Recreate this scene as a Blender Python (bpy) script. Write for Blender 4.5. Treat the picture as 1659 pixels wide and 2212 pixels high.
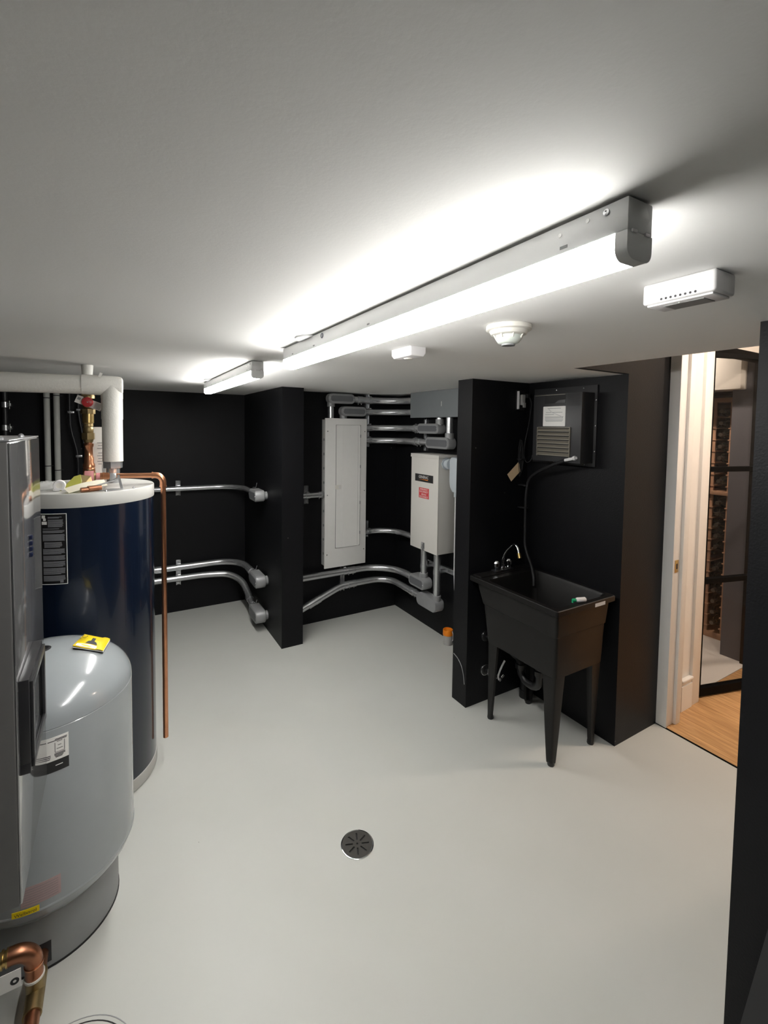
import bpy, bmesh, math, random
from mathutils import Vector, Matrix
random.seed(7)
scene = bpy.context.scene
for o in list(bpy.data.objects): bpy.data.objects.remove(o)
COL = scene.collection

# ------------------------------------------------------------------ camera, world, exposure
cam = bpy.data.cameras.new('camera'); cam_o = bpy.data.objects.new('camera', cam); COL.objects.link(cam_o)
cam.sensor_fit = 'HORIZONTAL'; cam.sensor_width = 36.0
cam.lens = 982.29 / 1659 * 36.0
cam.shift_x = (829.5 - 821.2) / 1659; cam.shift_y = (971.03 - 1106.0) / 1659
cam.clip_start = 0.02
def cam_rot(a, b, c):
    ca, sa, cb, sb, cc, sc = math.cos(a), math.sin(a), math.cos(b), math.sin(b), math.cos(c), math.sin(c)
    Rz = Matrix(((ca, sa, 0), (-sa, ca, 0), (0, 0, 1))); B = Matrix(((1, 0, 0), (0, 0, -1), (0, 1, 0)))
    Rp = Matrix(((1, 0, 0), (0, cb, -sb), (0, sb, cb))); Rr = Matrix(((cc, sc, 0), (-sc, cc, 0), (0, 0, 1)))
    return Rr @ Rp @ B @ Rz
R_ = cam_rot(-.528712, .04872, -.0125545)
m4 = Matrix((R_[0], -R_[1], -R_[2])).transposed().to_4x4(); m4.translation = Vector((0, 0, 1.6675))
cam_o.matrix_world = m4
scene.camera = cam_o
w = bpy.data.worlds.new('world'); scene.world = w; w.use_nodes = True
w.node_tree.nodes['Background'].inputs[0].default_value = (.9, .95, 1, 1)
w.node_tree.nodes['Background'].inputs[1].default_value = 0.01
vs = scene.view_settings
vs.view_transform = 'Standard'; vs.look = 'None'; vs.gamma = 1.0; vs.use_curve_mapping = False
vs.exposure = 1.76
LAMP = 26.0          # strip lens radiance
WARM = 230.0         # recessed downlight radiance

# ------------------------------------------------------------------ materials
def mat(name, col, rough=.5, metal=0., noise=.0, nscale=20., bump=0., bscale=200., spec=.5, emit=None, estr=0., alpha=1., trans=0., coat=0.):
    m = bpy.data.materials.new(name); m.use_nodes = True
    nt = m.node_tree; N = nt.nodes; L = nt.links; b = N['Principled BSDF']
    I = b.inputs
    I['Base Color'].default_value = (*col, 1); I['Roughness'].default_value = rough; I['Metallic'].default_value = metal
    I['Specular IOR Level'].default_value = spec; I['Alpha'].default_value = alpha
    I['Transmission Weight'].default_value = trans; I['Coat Weight'].default_value = coat
    if emit: I['Emission Color'].default_value = (*emit, 1); I['Emission Strength'].default_value = estr
    tc = N.new('ShaderNodeTexCoord')
    if noise > 0:
        nz = N.new('ShaderNodeTexNoise'); nz.inputs['Scale'].default_value = nscale; nz.inputs['Detail'].default_value = 5
        L.new(tc.outputs['Object'], nz.inputs['Vector'])
        mx = N.new('ShaderNodeMix'); mx.data_type = 'RGBA'
        mx.inputs['A'].default_value = (*[c * (1 - noise) for c in col], 1)
        mx.inputs['B'].default_value = (*[min(1, c * (1 + noise)) for c in col], 1)
        L.new(nz.outputs['Fac'], mx.inputs['Factor']); L.new(mx.outputs['Result'], I['Base Color'])
        m['mix'] = mx.name
    if bump > 0:
        bz = N.new('ShaderNodeTexNoise'); bz.inputs['Scale'].default_value = bscale; bz.inputs['Detail'].default_value = 3
        L.new(tc.outputs['Object'], bz.inputs['Vector'])
        bp = N.new('ShaderNodeBump'); bp.inputs['Strength'].default_value = bump; bp.inputs['Distance'].default_value = .002
        L.new(bz.outputs['Fac'], bp.inputs['Height']); L.new(bp.outputs['Normal'], I['Normal'])
    return m
M = {}
M['ceiling'] = mat('ceiling_paint', (.83, .825, .81), .75, noise=.015, nscale=3, bump=.09, bscale=170, spec=.2)
M['floor'] = mat('floor_epoxy', (.555, .56, .53), .42, noise=.05, nscale=2.5, bump=.05, bscale=60, spec=.4)
M['black'] = mat('black_wall_paint', (.0040, .0041, .0052), .5, noise=.25, nscale=9, bump=.35, bscale=150, spec=.25)
M['white'] = mat('white_trim_paint', (.84, .825, .80), .4, noise=.02)
M['hallwall'] = mat('hall_wall_paint', (.72, .69, .64), .7, noise=.02)
M['tile'] = mat('cellar_tile', (.80, .765, .72), .45, noise=.08, nscale=6)
M['cellar'] = mat('cellar_grey_paint', (.10, .10, .115), .6, noise=.06)
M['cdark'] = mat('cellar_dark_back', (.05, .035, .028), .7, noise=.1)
M['oak'] = mat('oak_plank', (.50, .30, .145), .42, noise=.2, nscale=7)
M['rack'] = mat('redwood_rack', (.47, .27, .165), .5, noise=.2, nscale=12)
M['glass'] = mat('door_glass', (.01, .01, .011), .0, alpha=.16, spec=.5)
M['bottle'] = mat('bottle_glass', (.012, .014, .012), .08, coat=.5)
M['foil'] = mat('bottle_foil', (.12, .10, .08), .3, metal=.5)
M['frameblack'] = mat('black_metal_frame', (.003, .003, .003), .6, spec=.06)
M['brass'] = mat('brass', (.62, .44, .18), .28, metal=1., noise=.12)
M['brassdark'] = mat('dull_brass', (.33, .245, .12), .42, metal=.9, noise=.2)
M['copper'] = mat('copper_pipe', (.66, .31, .17), .28, metal=1., noise=.18, nscale=25)
M['copperdull'] = mat('tarnished_shaded_copper', (.36, .16, .09), .36, metal=1., noise=.3, nscale=30)
M['zinc'] = mat('galvanized_steel', (.60, .61, .625), .27, metal=.82, noise=.1, nscale=40)
M['chrome'] = mat('chrome', (.8, .81, .82), .08, metal=1.)
M['castgrey'] = mat('grey_cast_fitting', (.31, .315, .32), .42, metal=.2, noise=.08, nscale=30, bump=.1)
M['castdark'] = mat('grey_cast_recess', (.15, .155, .165), .5, metal=.2, noise=.08, nscale=30)
M['panel'] = mat('panel_grey_paint', (.80, .79, .77), .45, noise=.03, bump=.05)
M['panelline'] = mat('panel_seam_shadow', (.2, .2, .2), .6)
M['jbox'] = mat('junction_box_grey', (.20, .215, .225), .5, noise=.04)
M['switch'] = mat('switch_beige_grey', (.66, .64, .60), .5, noise=.02)
M['stickerblack'] = mat('black_sticker', (.012, .012, .013), .35)
M['red'] = mat('red_sticker', (.62, .055, .06), .4)
M['redknob'] = mat('red_plastic', (.55, .04, .045), .3)
M['print'] = mat('white_print', (.85, .85, .83), .5)
M['printgrey'] = mat('grey_print', (.20, .205, .22), .5)
M['ink'] = mat('dark_ink', (.02, .02, .022), .6)
M['orange'] = mat('orange_cap', (.85, .24, .01), .35)
M['jar'] = mat('grey_jar_plastic', (.42, .41, .40), .35, noise=.1)
M['plastic'] = mat('white_plastic', (.72, .71, .715), .42)
M['offwhite'] = mat('cream_plastic', (.72, .70, .645), .45)
M['palegreen'] = mat('pale_sensor_plastic', (.66, .71, .66), .4)
M['fixture'] = mat('white_enamel', (.60, .605, .60), .35)
M['lens'] = mat('diffuser_lens', (.9, .9, .9), .4, emit=(1.0, .985, .95), estr=LAMP)
M['downlight'] = mat('downlight_lens', (.9, .9, .9), .4, emit=(1.0, .82, .67), estr=WARM)
M['heater'] = mat('navy_enamel', (.005, .010, .024), .2, noise=.05, coat=.4)
M['lid'] = mat('light_grey_enamel', (.54, .535, .51), .38, noise=.02)
M['tank'] = mat('grey_tank_enamel', (.32, .345, .36), .16, noise=.03, bump=.02, bscale=30, coat=.3)
M['tankdark'] = mat('tank_skirt_grey', (.25, .26, .265), .4, noise=.05)
M['rubber'] = mat('black_rubber', (.008, .008, .009), .6)
M['yellow'] = mat('yellow_paper', (.86, .64, .0), .45)
M['paper'] = mat('white_paper', (.82, .81, .78), .6)
M['cream'] = mat('cream_paper', (.60, .56, .45), .6)
M['olive'] = mat('yellow_green_tag', (.24, .235, .025), .5)
M['pink'] = mat('pink_label', (.72, .30, .30), .5)
M['pinkpale'] = mat('faded_pink_label', (.42, .30, .295), .5)
M['boiler'] = mat('boiler_polished_steel', (.42, .42, .425), .09, metal=.82)
M['boilerside'] = mat('boiler_side_grey', (.13, .128, .125), .4, metal=.1, noise=.05, nscale=60)
M['navy'] = mat('navy_badge', (.006, .010, .035), .3)
M['bezel'] = mat('charcoal_plastic', (.022, .022, .024), .35)
M['screen'] = mat('dark_glass_screen', (.30, .31, .32), .06, metal=.6)
M['insul'] = mat('white_pipe_wrap', (.68, .67, .63), .7, noise=.03, bump=.6, bscale=90)
M['pvc'] = mat('grey_white_pvc', (.50, .51, .48), .45, noise=.03)
M['blackpipe'] = mat('black_iron_pipe', (.014, .014, .016), .4, noise=.2)
M['sink'] = mat('black_sink_plastic', (.0065, .006, .0058), .42, bump=.1, bscale=250, spec=.3)
M['blackplastic'] = mat('black_abs_plastic', (.012, .012, .013), .35)
M['unit'] = mat('charcoal_sheet_metal', (.030, .030, .032), .42, noise=.08)
M['unitdark'] = mat('dark_recess', (.012, .012, .012), .7)
M['louver'] = mat('bronze_louver', (.24, .22, .18), .4, metal=.3)
M['cardboard'] = mat('cardboard_tag', (.78, .58, .36), .7)
M['grate'] = mat('bronze_grate', (.075, .072, .066), .5, metal=.6, noise=.2, nscale=40)
M['bluegrey'] = mat('blue_grey_plastic', (.50, .545, .58), .4)
M['green'] = mat('green_plastic', (.01, .33, .14), .4)
M['steel'] = mat('galvanized_bracket', (.50, .51, .52), .4, metal=.8)
M['film'] = mat('clear_plastic_film', (.85, .85, .85), .15, alpha=.35, bump=1., bscale=40)

# the LED board shines downwards: the sides of the diffuser glow less than its underside
def side_falloff(m, side):
    nt = m.node_tree; N = nt.nodes; L = nt.links
    g = N.new('ShaderNodeNewGeometry'); sx = N.new('ShaderNodeSeparateXYZ'); mr = N.new('ShaderNodeMapRange')
    L.new(g.outputs['True Normal'], sx.inputs[0]); L.new(sx.outputs['Z'], mr.inputs['Value'])
    mr.inputs['From Min'].default_value = -1; mr.inputs['From Max'].default_value = 0
    mr.inputs['To Min'].default_value = LAMP; mr.inputs['To Max'].default_value = LAMP * side
    L.new(mr.outputs[0], N['Principled BSDF'].inputs['Emission Strength'])
side_falloff(M['lens'], .42)

# a few pale nicks in the black paint (chips in the wall finish)
def add_chips(m, scale, thr, col):
    nt = m.node_tree; N = nt.nodes; L = nt.links; b = N['Principled BSDF']
    tc = N.new('ShaderNodeTexCoord'); v = N.new('ShaderNodeTexVoronoi'); v.inputs['Scale'].default_value = scale
    L.new(tc.outputs['Object'], v.inputs['Vector'])
    lt = N.new('ShaderNodeMath'); lt.operation = 'LESS_THAN'; lt.inputs[1].default_value = thr
    L.new(v.outputs['Distance'], lt.inputs[0])
    mx = N.new('ShaderNodeMix'); mx.data_type = 'RGBA'; mx.inputs['B'].default_value = (*col, 1)
    L.new(lt.outputs[0], mx.inputs['Factor'])
    L.new(N[m['mix']].outputs['Result'], mx.inputs['A']); L.new(mx.outputs['Result'], b.inputs['Base Color'])
add_chips(M['black'], 4.5, .022, (.10, .10, .097))
add_chips(M['tank'], 9., .035, (.72, .73, .72))
add_chips(M['floor'], 5., .012, (.3, .3, .28))

# wood grain stretched along the plank
def grain(m, c0, c1, scale):
    nt = m.node_tree; N = nt.nodes; L = nt.links; b = N['Principled BSDF']
    tc = N.new('ShaderNodeTexCoord'); mp = N.new('ShaderNodeMapping'); mp.inputs['Scale'].default_value = scale
    info = N.new('ShaderNodeObjectInfo'); ad = N.new('ShaderNodeVectorMath'); ad.operation = 'ADD'
    L.new(tc.outputs['Object'], ad.inputs[0]); L.new(info.outputs['Random'], ad.inputs[1]); L.new(ad.outputs[0], mp.inputs['Vector'])
    nz = N.new('ShaderNodeTexNoise'); nz.inputs['Scale'].default_value = 6; nz.inputs['Detail'].default_value = 8; nz.inputs['Distortion'].default_value = .6
    L.new(mp.outputs[0], nz.inputs['Vector'])
    cr = N.new('ShaderNodeValToRGB'); cr.color_ramp.elements[0].color = (*c0, 1); cr.color_ramp.elements[1].color = (*c1, 1)
    cr.color_ramp.elements[0].position = .3; cr.color_ramp.elements[1].position = .75
    L.new(nz.outputs['Fac'], cr.inputs[0]); L.new(cr.outputs[0], b.inputs['Base Color'])
grain(M['oak'], (.42, .225, .092), (.70, .42, .195), (12, 1, 1))

# ------------------------------------------------------------------ mesh builder
class MB:
    def __init__(s): s.v = []; s.f = []
    def add(s, vs, fs):
        n = len(s.v); s.v += [tuple(p) for p in vs]; s.f += [tuple(i + n for i in f) for f in fs]; return s
    def box(s, x0, x1, y0, y1, z0, z1, b=0., seg=2):
        if b <= 0:
            vs = [(x, y, z) for x in (x0, x1) for y in (y0, y1) for z in (z0, z1)]
            return s.add(vs, [(0, 1, 3, 2), (4, 6, 7, 5), (0, 4, 5, 1), (2, 3, 7, 6), (0, 2, 6, 4), (1, 5, 7, 3)])
        bm = bmesh.new(); bmesh.ops.create_cube(bm, size=1)
        for v in bm.verts: v.co = Vector(((x0 + x1) / 2 + v.co.x * (x1 - x0), (y0 + y1) / 2 + v.co.y * (y1 - y0), (z0 + z1) / 2 + v.co.z * (z1 - z0)))
        bmesh.ops.bevel(bm, geom=bm.edges[:], offset=b, segments=seg, affect='EDGES', profile=.5)
        bm.verts.index_update()
        s.add([v.co[:] for v in bm.verts], [[v.index for v in f.verts] for f in bm.faces]); bm.free(); return s
    def obox(s, c, half, R):
        c = Vector(c); vs = [c + R @ Vector((half[0] * a, half[1] * b, half[2] * d)) for a in (-1, 1) for b in (-1, 1) for d in (-1, 1)]
        return s.add(vs, [(0, 1, 3, 2), (4, 6, 7, 5), (0, 4, 5, 1), (2, 3, 7, 6), (0, 2, 6, 4), (1, 5, 7, 3)])
    def cyl(s, p0, p1, r0, r1=None, n=24, phase=0.):
        r1 = r0 if r1 is None else r1
        p0, p1 = Vector(p0), Vector(p1); d = (p1 - p0).normalized()
        a = d.orthogonal().normalized() if abs(d.z) < .99 else Vector((1, 0, 0)); b = d.cross(a)
        vs = []
        for p, r in ((p0, r0), (p1, r1)):
            for i in range(n):
                t = 2 * math.pi * i / n + phase; vs.append(p + a * (r * math.cos(t)) + b * (r * math.sin(t)))
        fs = [(i, (i + 1) % n, n + (i + 1) % n, n + i) for i in range(n)] + [tuple(range(n - 1, -1, -1)), tuple(range(n, 2 * n))]
        return s.add(vs, fs)
    def tube(s, pts, r, n=16, fil=0., arc=8, closed=False):
        P = [Vector(p) for p in pts]
        if fil > 0: P = fillet(P, fil, arc)
        m = len(P); T = []
        for i in range(m):
            if closed: t = P[(i + 1) % m] - P[i - 1]
            else: t = P[min(i + 1, m - 1)] - P[max(i - 1, 0)]
            T.append(t.normalized())
        a = T[0].orthogonal().normalized(); vs = []
        for i in range(m):
            if i: a = (a - T[i] * a.dot(T[i])).normalized()
            b = T[i].cross(a)
            for k in range(n):
                t = 2 * math.pi * k / n; vs.append(P[i] + a * (r * math.cos(t)) + b * (r * math.sin(t)))
        fs = [(i * n + k, i * n + (k + 1) % n, (i + 1) * n + (k + 1) % n, (i + 1) * n + k) for i in range(m - 1) for k in range(n)]
        if closed: fs += [((m - 1) * n + k, (m - 1) * n + (k + 1) % n, (k + 1) % n, k) for k in range(n)]
        else: fs += [tuple(range(n - 1, -1, -1)), tuple(range((m - 1) * n, m * n))]
        return s.add(vs, fs)
    def lathe(s, prof, c, n=64, axis=(0, 0, 1)):
        c = Vector(c); d = Vector(axis).normalized(); a = Vector((1, 0, 0)) if abs(d.z) > .99 else d.orthogonal().normalized(); b = d.cross(a)
        vs = []
        for r, h in prof:
            for k in range(n):
                t = 2 * math.pi * k / n; vs.append(c + d * h + a * (max(r, 1e-4) * math.cos(t)) + b * (max(r, 1e-4) * math.sin(t)))
        m = len(prof)
        fs = [(i * n + k, i * n + (k + 1) % n, (i + 1) * n + (k + 1) % n, (i + 1) * n + k) for i in range(m - 1) for k in range(n)]
        if prof[0][0] > 0 and prof[-1][0] > 0: fs += [((m - 1) * n + k, (m - 1) * n + (k + 1) % n, (k + 1) % n, k) for k in range(n)]
        else: fs += [tuple(range(n - 1, -1, -1)), tuple(range((m - 1) * n, m * n))]
        return s.add(vs, fs)
    def prism(s, poly, d0, d1, fn):
        n = len(poly); vs = [fn(u, v, d0) for u, v in poly] + [fn(u, v, d1) for u, v in poly]
        fs = [(i, (i + 1) % n, n + (i + 1) % n, n + i) for i in range(n)] + [tuple(range(n - 1, -1, -1)), tuple(range(n, 2 * n))]
        return s.add(vs, fs)
    def loft(s, rings, cap0=True, cap1=True):
        n = len(rings[0]); vs = [p for r in rings for p in r]
        fs = [(i * n + k, i * n + (k + 1) % n, (i + 1) * n + (k + 1) % n, (i + 1) * n + k) for i in range(len(rings) - 1) for k in range(n)]
        if cap0: fs.append(tuple(range(n - 1, -1, -1)))
        if cap1: fs.append(tuple(range((len(rings) - 1) * n, len(rings) * n)))
        return s.add(vs, fs)
    def patch(s, c, r, a0, a1, z0, z1, n=10, t=.0008):
        # curved sticker on a vertical cylinder, degrees
        vs = []
        for i in range(n + 1):
            a = math.radians(a0 + (a1 - a0) * i / n)
            for rr in (r, r + t):
                for z in (z0, z1): vs.append((c[0] + rr * math.cos(a), c[1] + rr * math.sin(a), z))
        fs = []
        for i in range(n):
            o = 4 * i; p = o + 4
            fs += [(o + 2, p + 2, p + 3, o + 3), (o, o + 1, p + 1, p), (o + 1, o + 3, p + 3, p + 1), (o, p, p + 2, o + 2)]
        fs += [(0, 2, 3, 1), (4 * n, 4 * n + 1, 4 * n + 3, 4 * n + 2)]
        return s.add(vs, fs)
    def sphere(s, c, r, n=16, sc=(1, 1, 1)):
        prof = [(math.sin(math.pi * i / n) * r, -math.cos(math.pi * i / n) * r) for i in range(n + 1)]
        m = MB().lathe(prof, (0, 0, 0), 2 * n)
        return s.add([(c[0] + x * sc[0], c[1] + y * sc[1], c[2] + z * sc[2]) for x, y, z in m.v], m.f)
def fillet(P, r, arc):
    out = [P[0]]
    for i in range(1, len(P) - 1):
        a, b, c = P[i - 1], P[i], P[i + 1]; u = (a - b); v = (c - b)
        rr = min(r, u.length * .49, v.length * .49) if len(P) > 3 else min(r, u.length * .98, v.length * .98)
        u.normalize(); v.normalize(); ang = u.angle(v)
        if ang > 3.1: out.append(b); continue
        p0 = b + u * rr; p1 = b + v * rr
        R = rr * math.tan(ang / 2); bis = (u + v).normalized(); ctr = b + bis * math.hypot(rr, R)
        e0 = (p0 - ctr); e1 = (p1 - ctr); th = e0.angle(e1)
        for k in range(arc + 1):
            t = k / arc; out.append(ctr + (e0 * math.sin((1 - t) * th) + e1 * math.sin(t * th)) / math.sin(th))
    out.append(P[-1]); return out
def rrect(u0, u1, v0, v1, r, n=6):
    out = []
    for cu, cv, a in ((u1 - r, v1 - r, 0), (u0 + r, v1 - r, 90), (u0 + r, v0 + r, 180), (u1 - r, v0 + r, 270)):
        for i in range(n + 1):
            t = math.radians(a + 90 * i / n); out.append((cu + r * math.cos(t), cv + r * math.sin(t)))
    return out
XY = lambda u, v, d: (u, v, d)
XZ = lambda u, v, d: (u, d, v)
YZ = lambda u, v, d: (d, u, v)

# ------------------------------------------------------------------ objects
def mesh_obj(name, mb, m, loc=(0, 0, 0), parent=None, sharp=38, smooth=True):
    me = bpy.data.meshes.new(name); L = Vector(loc)
    me.from_pydata([Vector(p) - L for p in mb.v], [], mb.f); me.update()
    bm = bmesh.new(); bm.from_mesh(me); bmesh.ops.recalc_face_normals(bm, faces=bm.faces[:]); bm.to_mesh(me); bm.free()
    if smooth:
        me.shade_smooth(); me.set_sharp_from_angle(angle=math.radians(sharp))
    me.materials.append(M[m] if isinstance(m, str) else m)
    o = bpy.data.objects.new(name, me); COL.objects.link(o)
    if parent is None: o.location = L
    else: o.parent = parent
    return o
ROOTLOC = {}
def thing(name, label, cat, loc, group=None):
    e = bpy.data.objects.new(name, None); COL.objects.link(e); e.location = loc; e.empty_display_size = .05
    e['label'] = label; e['category'] = cat
    if group: e['group'] = group
    ROOTLOC[e.name] = Vector(loc); return e
def part(root, name, mb, m, under=None, label=None, sharp=38):
    o = mesh_obj(name, mb, m, ROOTLOC[root.name], under or root, sharp)
    if label: o['label'] = label
    return o
def single(name, mb, m, label, cat, group=None, loc=None, sharp=38):
    if loc is None:
        xs = [p[0] for p in mb.v]; ys = [p[1] for p in mb.v]; zs = [p[2] for p in mb.v]
        loc = ((min(xs) + max(xs)) / 2, (min(ys) + max(ys)) / 2, min(zs))
    o = mesh_obj(name, mb, m, loc, None, sharp); o['label'] = label; o['category'] = cat
    if group: o['group'] = group
    return o
def struct(name, mb, m, label, smooth=False):
    o = mesh_obj(name, mb, m, (0, 0, 0), None, 38, smooth); o['kind'] = 'structure'; o['label'] = label; ROOTLOC[o.name] = Vector((0, 0, 0)); return o
def text_mb(s, size, origin, xd, up, align='CENTER', depth=.0004, sx=1.):
    cu = bpy.data.curves.new('t', 'FONT'); cu.body = s; cu.size = size; cu.align_x = align; cu.align_y = 'CENTER'; cu.resolution_u = 2
    to = bpy.data.objects.new('t', cu); COL.objects.link(to)
    bpy.context.view_layer.update()
    me = bpy.data.meshes.new_from_object(to.evaluated_get(bpy.context.evaluated_depsgraph_get()))
    X = Vector(xd).normalized(); U = Vector(up).normalized(); O = Vector(origin); Nn = X.cross(U)
    mb = MB().add([O + X * v.co.x * sx + U * v.co.y + Nn * depth for v in me.vertices], [tuple(p.vertices) for p in me.polygons])
    bpy.data.objects.remove(to); bpy.data.curves.remove(cu); bpy.data.meshes.remove(me)
    return mb

CEIL = 1.955
# ================================================================== SETTING
struct('floor', MB().box(-.86, 2.645, -1.7, 4.44, -.1, 0), 'floor', 'smooth light grey painted concrete floor of the utility room')
struct('ceiling', MB().box(-.86, 1.862, -1.7, 4.44, CEIL, 2.55).box(1.862, 2.35, 1.40, 3.64, CEIL, 2.55), 'ceiling', 'low white ceiling with rolled paint texture')
struct('ceiling_raised', MB().box(1.862, 2.645, .40, 1.40, 2.47, 2.55), 'ceiling', 'higher piece of white ceiling in front of the doorway')
struct('wall_header', MB().box(1.862, 2.257, 1.372, 1.40, CEIL, 2.47), 'black', 'black upright face where the low ceiling stops above the sink')
struct('wall_back', MB().box(-.86, 1.06, 4.352, 4.44, 0, CEIL), 'black', 'black back wall behind the water heater')
struct('wall_pillar', MB().box(1.058, 1.225, 3.237, 4.44, 0, CEIL), 'black', 'black boxed pillar between the back wall and the electrical panel')
struct('wall_panel', MB().box(1.225, 2.35, 3.551, 3.64, 0, CEIL), 'black', 'black wall carrying the electrical panel')
struct('wall_switch', MB().box(2.256, 2.35, 2.137, 3.551, 0, CEIL), 'black', 'black wall carrying the transfer switch')
struct('wall_nib', MB().box(1.787, 2.35, 2.011, 2.137, 0, CEIL), 'black', 'short black wall between the transfer switch and the sink')
struct('wall_alcove', MB().box(2.257, 2.35, 1.50, 2.011, 0, CEIL), 'black', 'black alcove wall beside the sink')
struct('wall_column', MB().box(2.257, 2.645, 1.372, 1.50, 0, 2.47), 'black', 'black column between the sink alcove and the doorway')
struct('wall_right', MB().box(1.459, 1.60, -1.7, .539, 0, CEIL).box(1.60, 2.645, .44, .539, 0, 2.47), 'black', 'black wall on the near side of the doorway')
struct('wall_left', MB().box(-.90, -.86, -1.7, 4.44, 0, CEIL), 'black', 'black wall behind the boiler')
struct('wall_rear', MB().box(-.90, 1.60, -1.78, -1.7, 0, CEIL), 'black', 'black wall opposite the electrical panel')
# ---- hall and cellar
hf = struct('floor_hall', MB().box(2.645, 4.7, -.6, 1.41, -.1, -.004), 'oak', 'oak plank floor of the hallway outside the door')
b_ = MB().box(2.652, 2.722, .3, 1.31, -.02, .001); part(hf, 'plank', b_, 'oak')
x = 2.725
while x < 4.6:
    part(hf, 'plank', MB().box(x, x + .117, -.6, 1.408, -.02, 0.0), 'oak'); x += .119
struct('floor_cellar', MB().box(2.645, 4.7, 1.412, 2.7, -.1, 0), 'tile', 'pale tiled floor of the wine cellar')
struct('trim_1', MB().box(2.643, 2.652, .539, 1.372, -.02, .004), 'frameblack', 'thin dark strip between painted floor and oak threshold')
struct('ceiling_hall', MB().box(2.645, 4.7, -.6, 1.45, 2.60, 2.7).box(2.645, 4.7, 1.45, 2.76, 2.42, 2.7), 'ceiling', 'white hallway ceiling')
struct('wall_hall', MB().box(2.645, 2.77, -.6, .539, 0, 2.6).box(2.645, 2.77, .539, 1.316, 2.47, 2.6).box(4.6, 4.7, -.6, 2.7, 0, 2.6).box(2.645, 4.6, -.66, -.6, 0, 2.6), 'hallwall', 'warm white hallway walls')
hw = struct('wall_hall_end', MB().box(2.70, 3.0, 1.372, 1.50, 0, 2.6), 'white', 'white end wall of the hallway beside the door jamb')
# door jamb and casing
dj = struct('door_1', MB().box(2.645, 2.66, 1.316, 1.376, 0, 2.47, .002).box(2.66, 2.726, 1.322, 1.372, 0, 2.47, .002), 'white', 'white painted door jamb of the utility room doorway', True)
part(dj, 'door_stop', MB().box(2.726, 2.775, 1.306, 1.372, 0, 2.47, .004), 'white')
part(dj, 'casing', MB().box(2.775, 2.80, 1.325, 1.372, 0, 2.5, .006).box(2.80, 2.88, 1.352, 1.372, 0, 2.5, .006), 'white')
sp = part(dj, 'strike_plate', MB().box(2.675, 2.712, 1.3195, 1.322, .88, .95, .001), 'brass', label='small brass strike plate')
part(dj, 'latch_hole', MB().box(2.686, 2.70, 1.3188, 1.3196, .9, .93), 'ink', under=sp)
struct('baseboard_hall', MB().box(2.88, 3.0, 1.352, 1.372, 0, .15).box(2.88, 3.0, 1.356, 1.372, .15, .175, .004).box(2.88, 3.0, 1.346, 1.372, .175, .19, .004), 'white', 'white moulded baseboard at the foot of the hallway end wall', True)
struct('trim_2', MB().box(3.0, 3.092, 1.355, 1.45, 0, 2.6, .003), 'white', 'white upright trim beside the glass cellar door', True)
struct('trim_3', MB().box(3.092, 3.115, 1.375, 1.45, 0, 2.2, .001).box(3.092, 3.95, 1.39, 1.45, 2.15, 2.2, .001).box(3.87, 3.95, 1.39, 1.45, 0, 2.15, .001), 'frameblack', 'black metal frame around the cellar opening', True)
struct('wall_hall_top', MB().box(3.092, 4.6, 1.395, 1.45, 2.2, 2.6), 'hallwall', 'wall strip above the glass cellar door')
struct('wall_cellar', MB().box(3.90, 4.35, 1.45, 1.585, 0, 2.42), 'cellar', 'dark grey wall end inside the wine cellar')
struct('wall_cellar_back', MB().box(4.36, 4.4, 1.585, 2.7, 0, 2.42).box(2.645, 4.4, 2.7, 2.76, 0, 2.42).box(2.36, 2.40, 1.5, 2.7, 0, 2.42), 'cdark', 'dark back wall of the wine cellar')
# glass door, standing slightly ajar
gd = struct('door_2', MB(), 'frameblack', 'black framed glass cellar door standing slightly ajar')
ang = math.radians(-15.7); Rg = Matrix.Rotation(ang, 3, 'Z'); hinge = Vector((3.122, 1.392, 0))
def gbox(mb, u0, u1, t, z0, z1):
    return mb.obox(hinge + Rg @ Vector(((u0 + u1) / 2, 0, (z0 + z1) / 2)), ((u1 - u0) / 2, t / 2, (z1 - z0) / 2), Rg)
W_ = .73
fr = MB()
for u0, u1 in ((0, .022), (W_ - .022, W_)): gbox(fr, u0, u1, .035, .012, 2.145)
gbox(fr, .022, W_ - .022, .035, .012, .062); gbox(fr, .022, W_ - .022, .035, 2.118, 2.145)
part(gd, 'door_frame', fr, 'frameblack')
for zz in (.74, 1.436): part(gd, 'glazing_bar', gbox(MB(), .022, W_ - .022, .036, zz - .015, zz + .015), 'frameblack')
for z0, z1 in ((.062, .725), (.755, 1.421), (1.451, 2.118)): part(gd, 'pane', gbox(MB(), .022, W_ - .022, .006, z0, z1), 'glass')
# cellar cooling housing
t = thing('cellar_cooler', 'pale grey box housing high above the wine rack', 'air cooler', (4.1, 1.85, 1.99))
part(t, 'housing', MB().box(3.86, 4.35, 1.587, 2.3, 1.99, 2.41, .006), 'offwhite')
part(t, 'lit_underside', MB().box(3.90, 4.30, 1.62, 2.27, 1.983, 1.99, .002), 'white')  # whiter colour paints in the light reaching the underside from below
part(t, 'end_panel', MB().box(3.80, 3.899, 1.50, 1.70, 1.97, 2.30, .004), 'offwhite')
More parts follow.
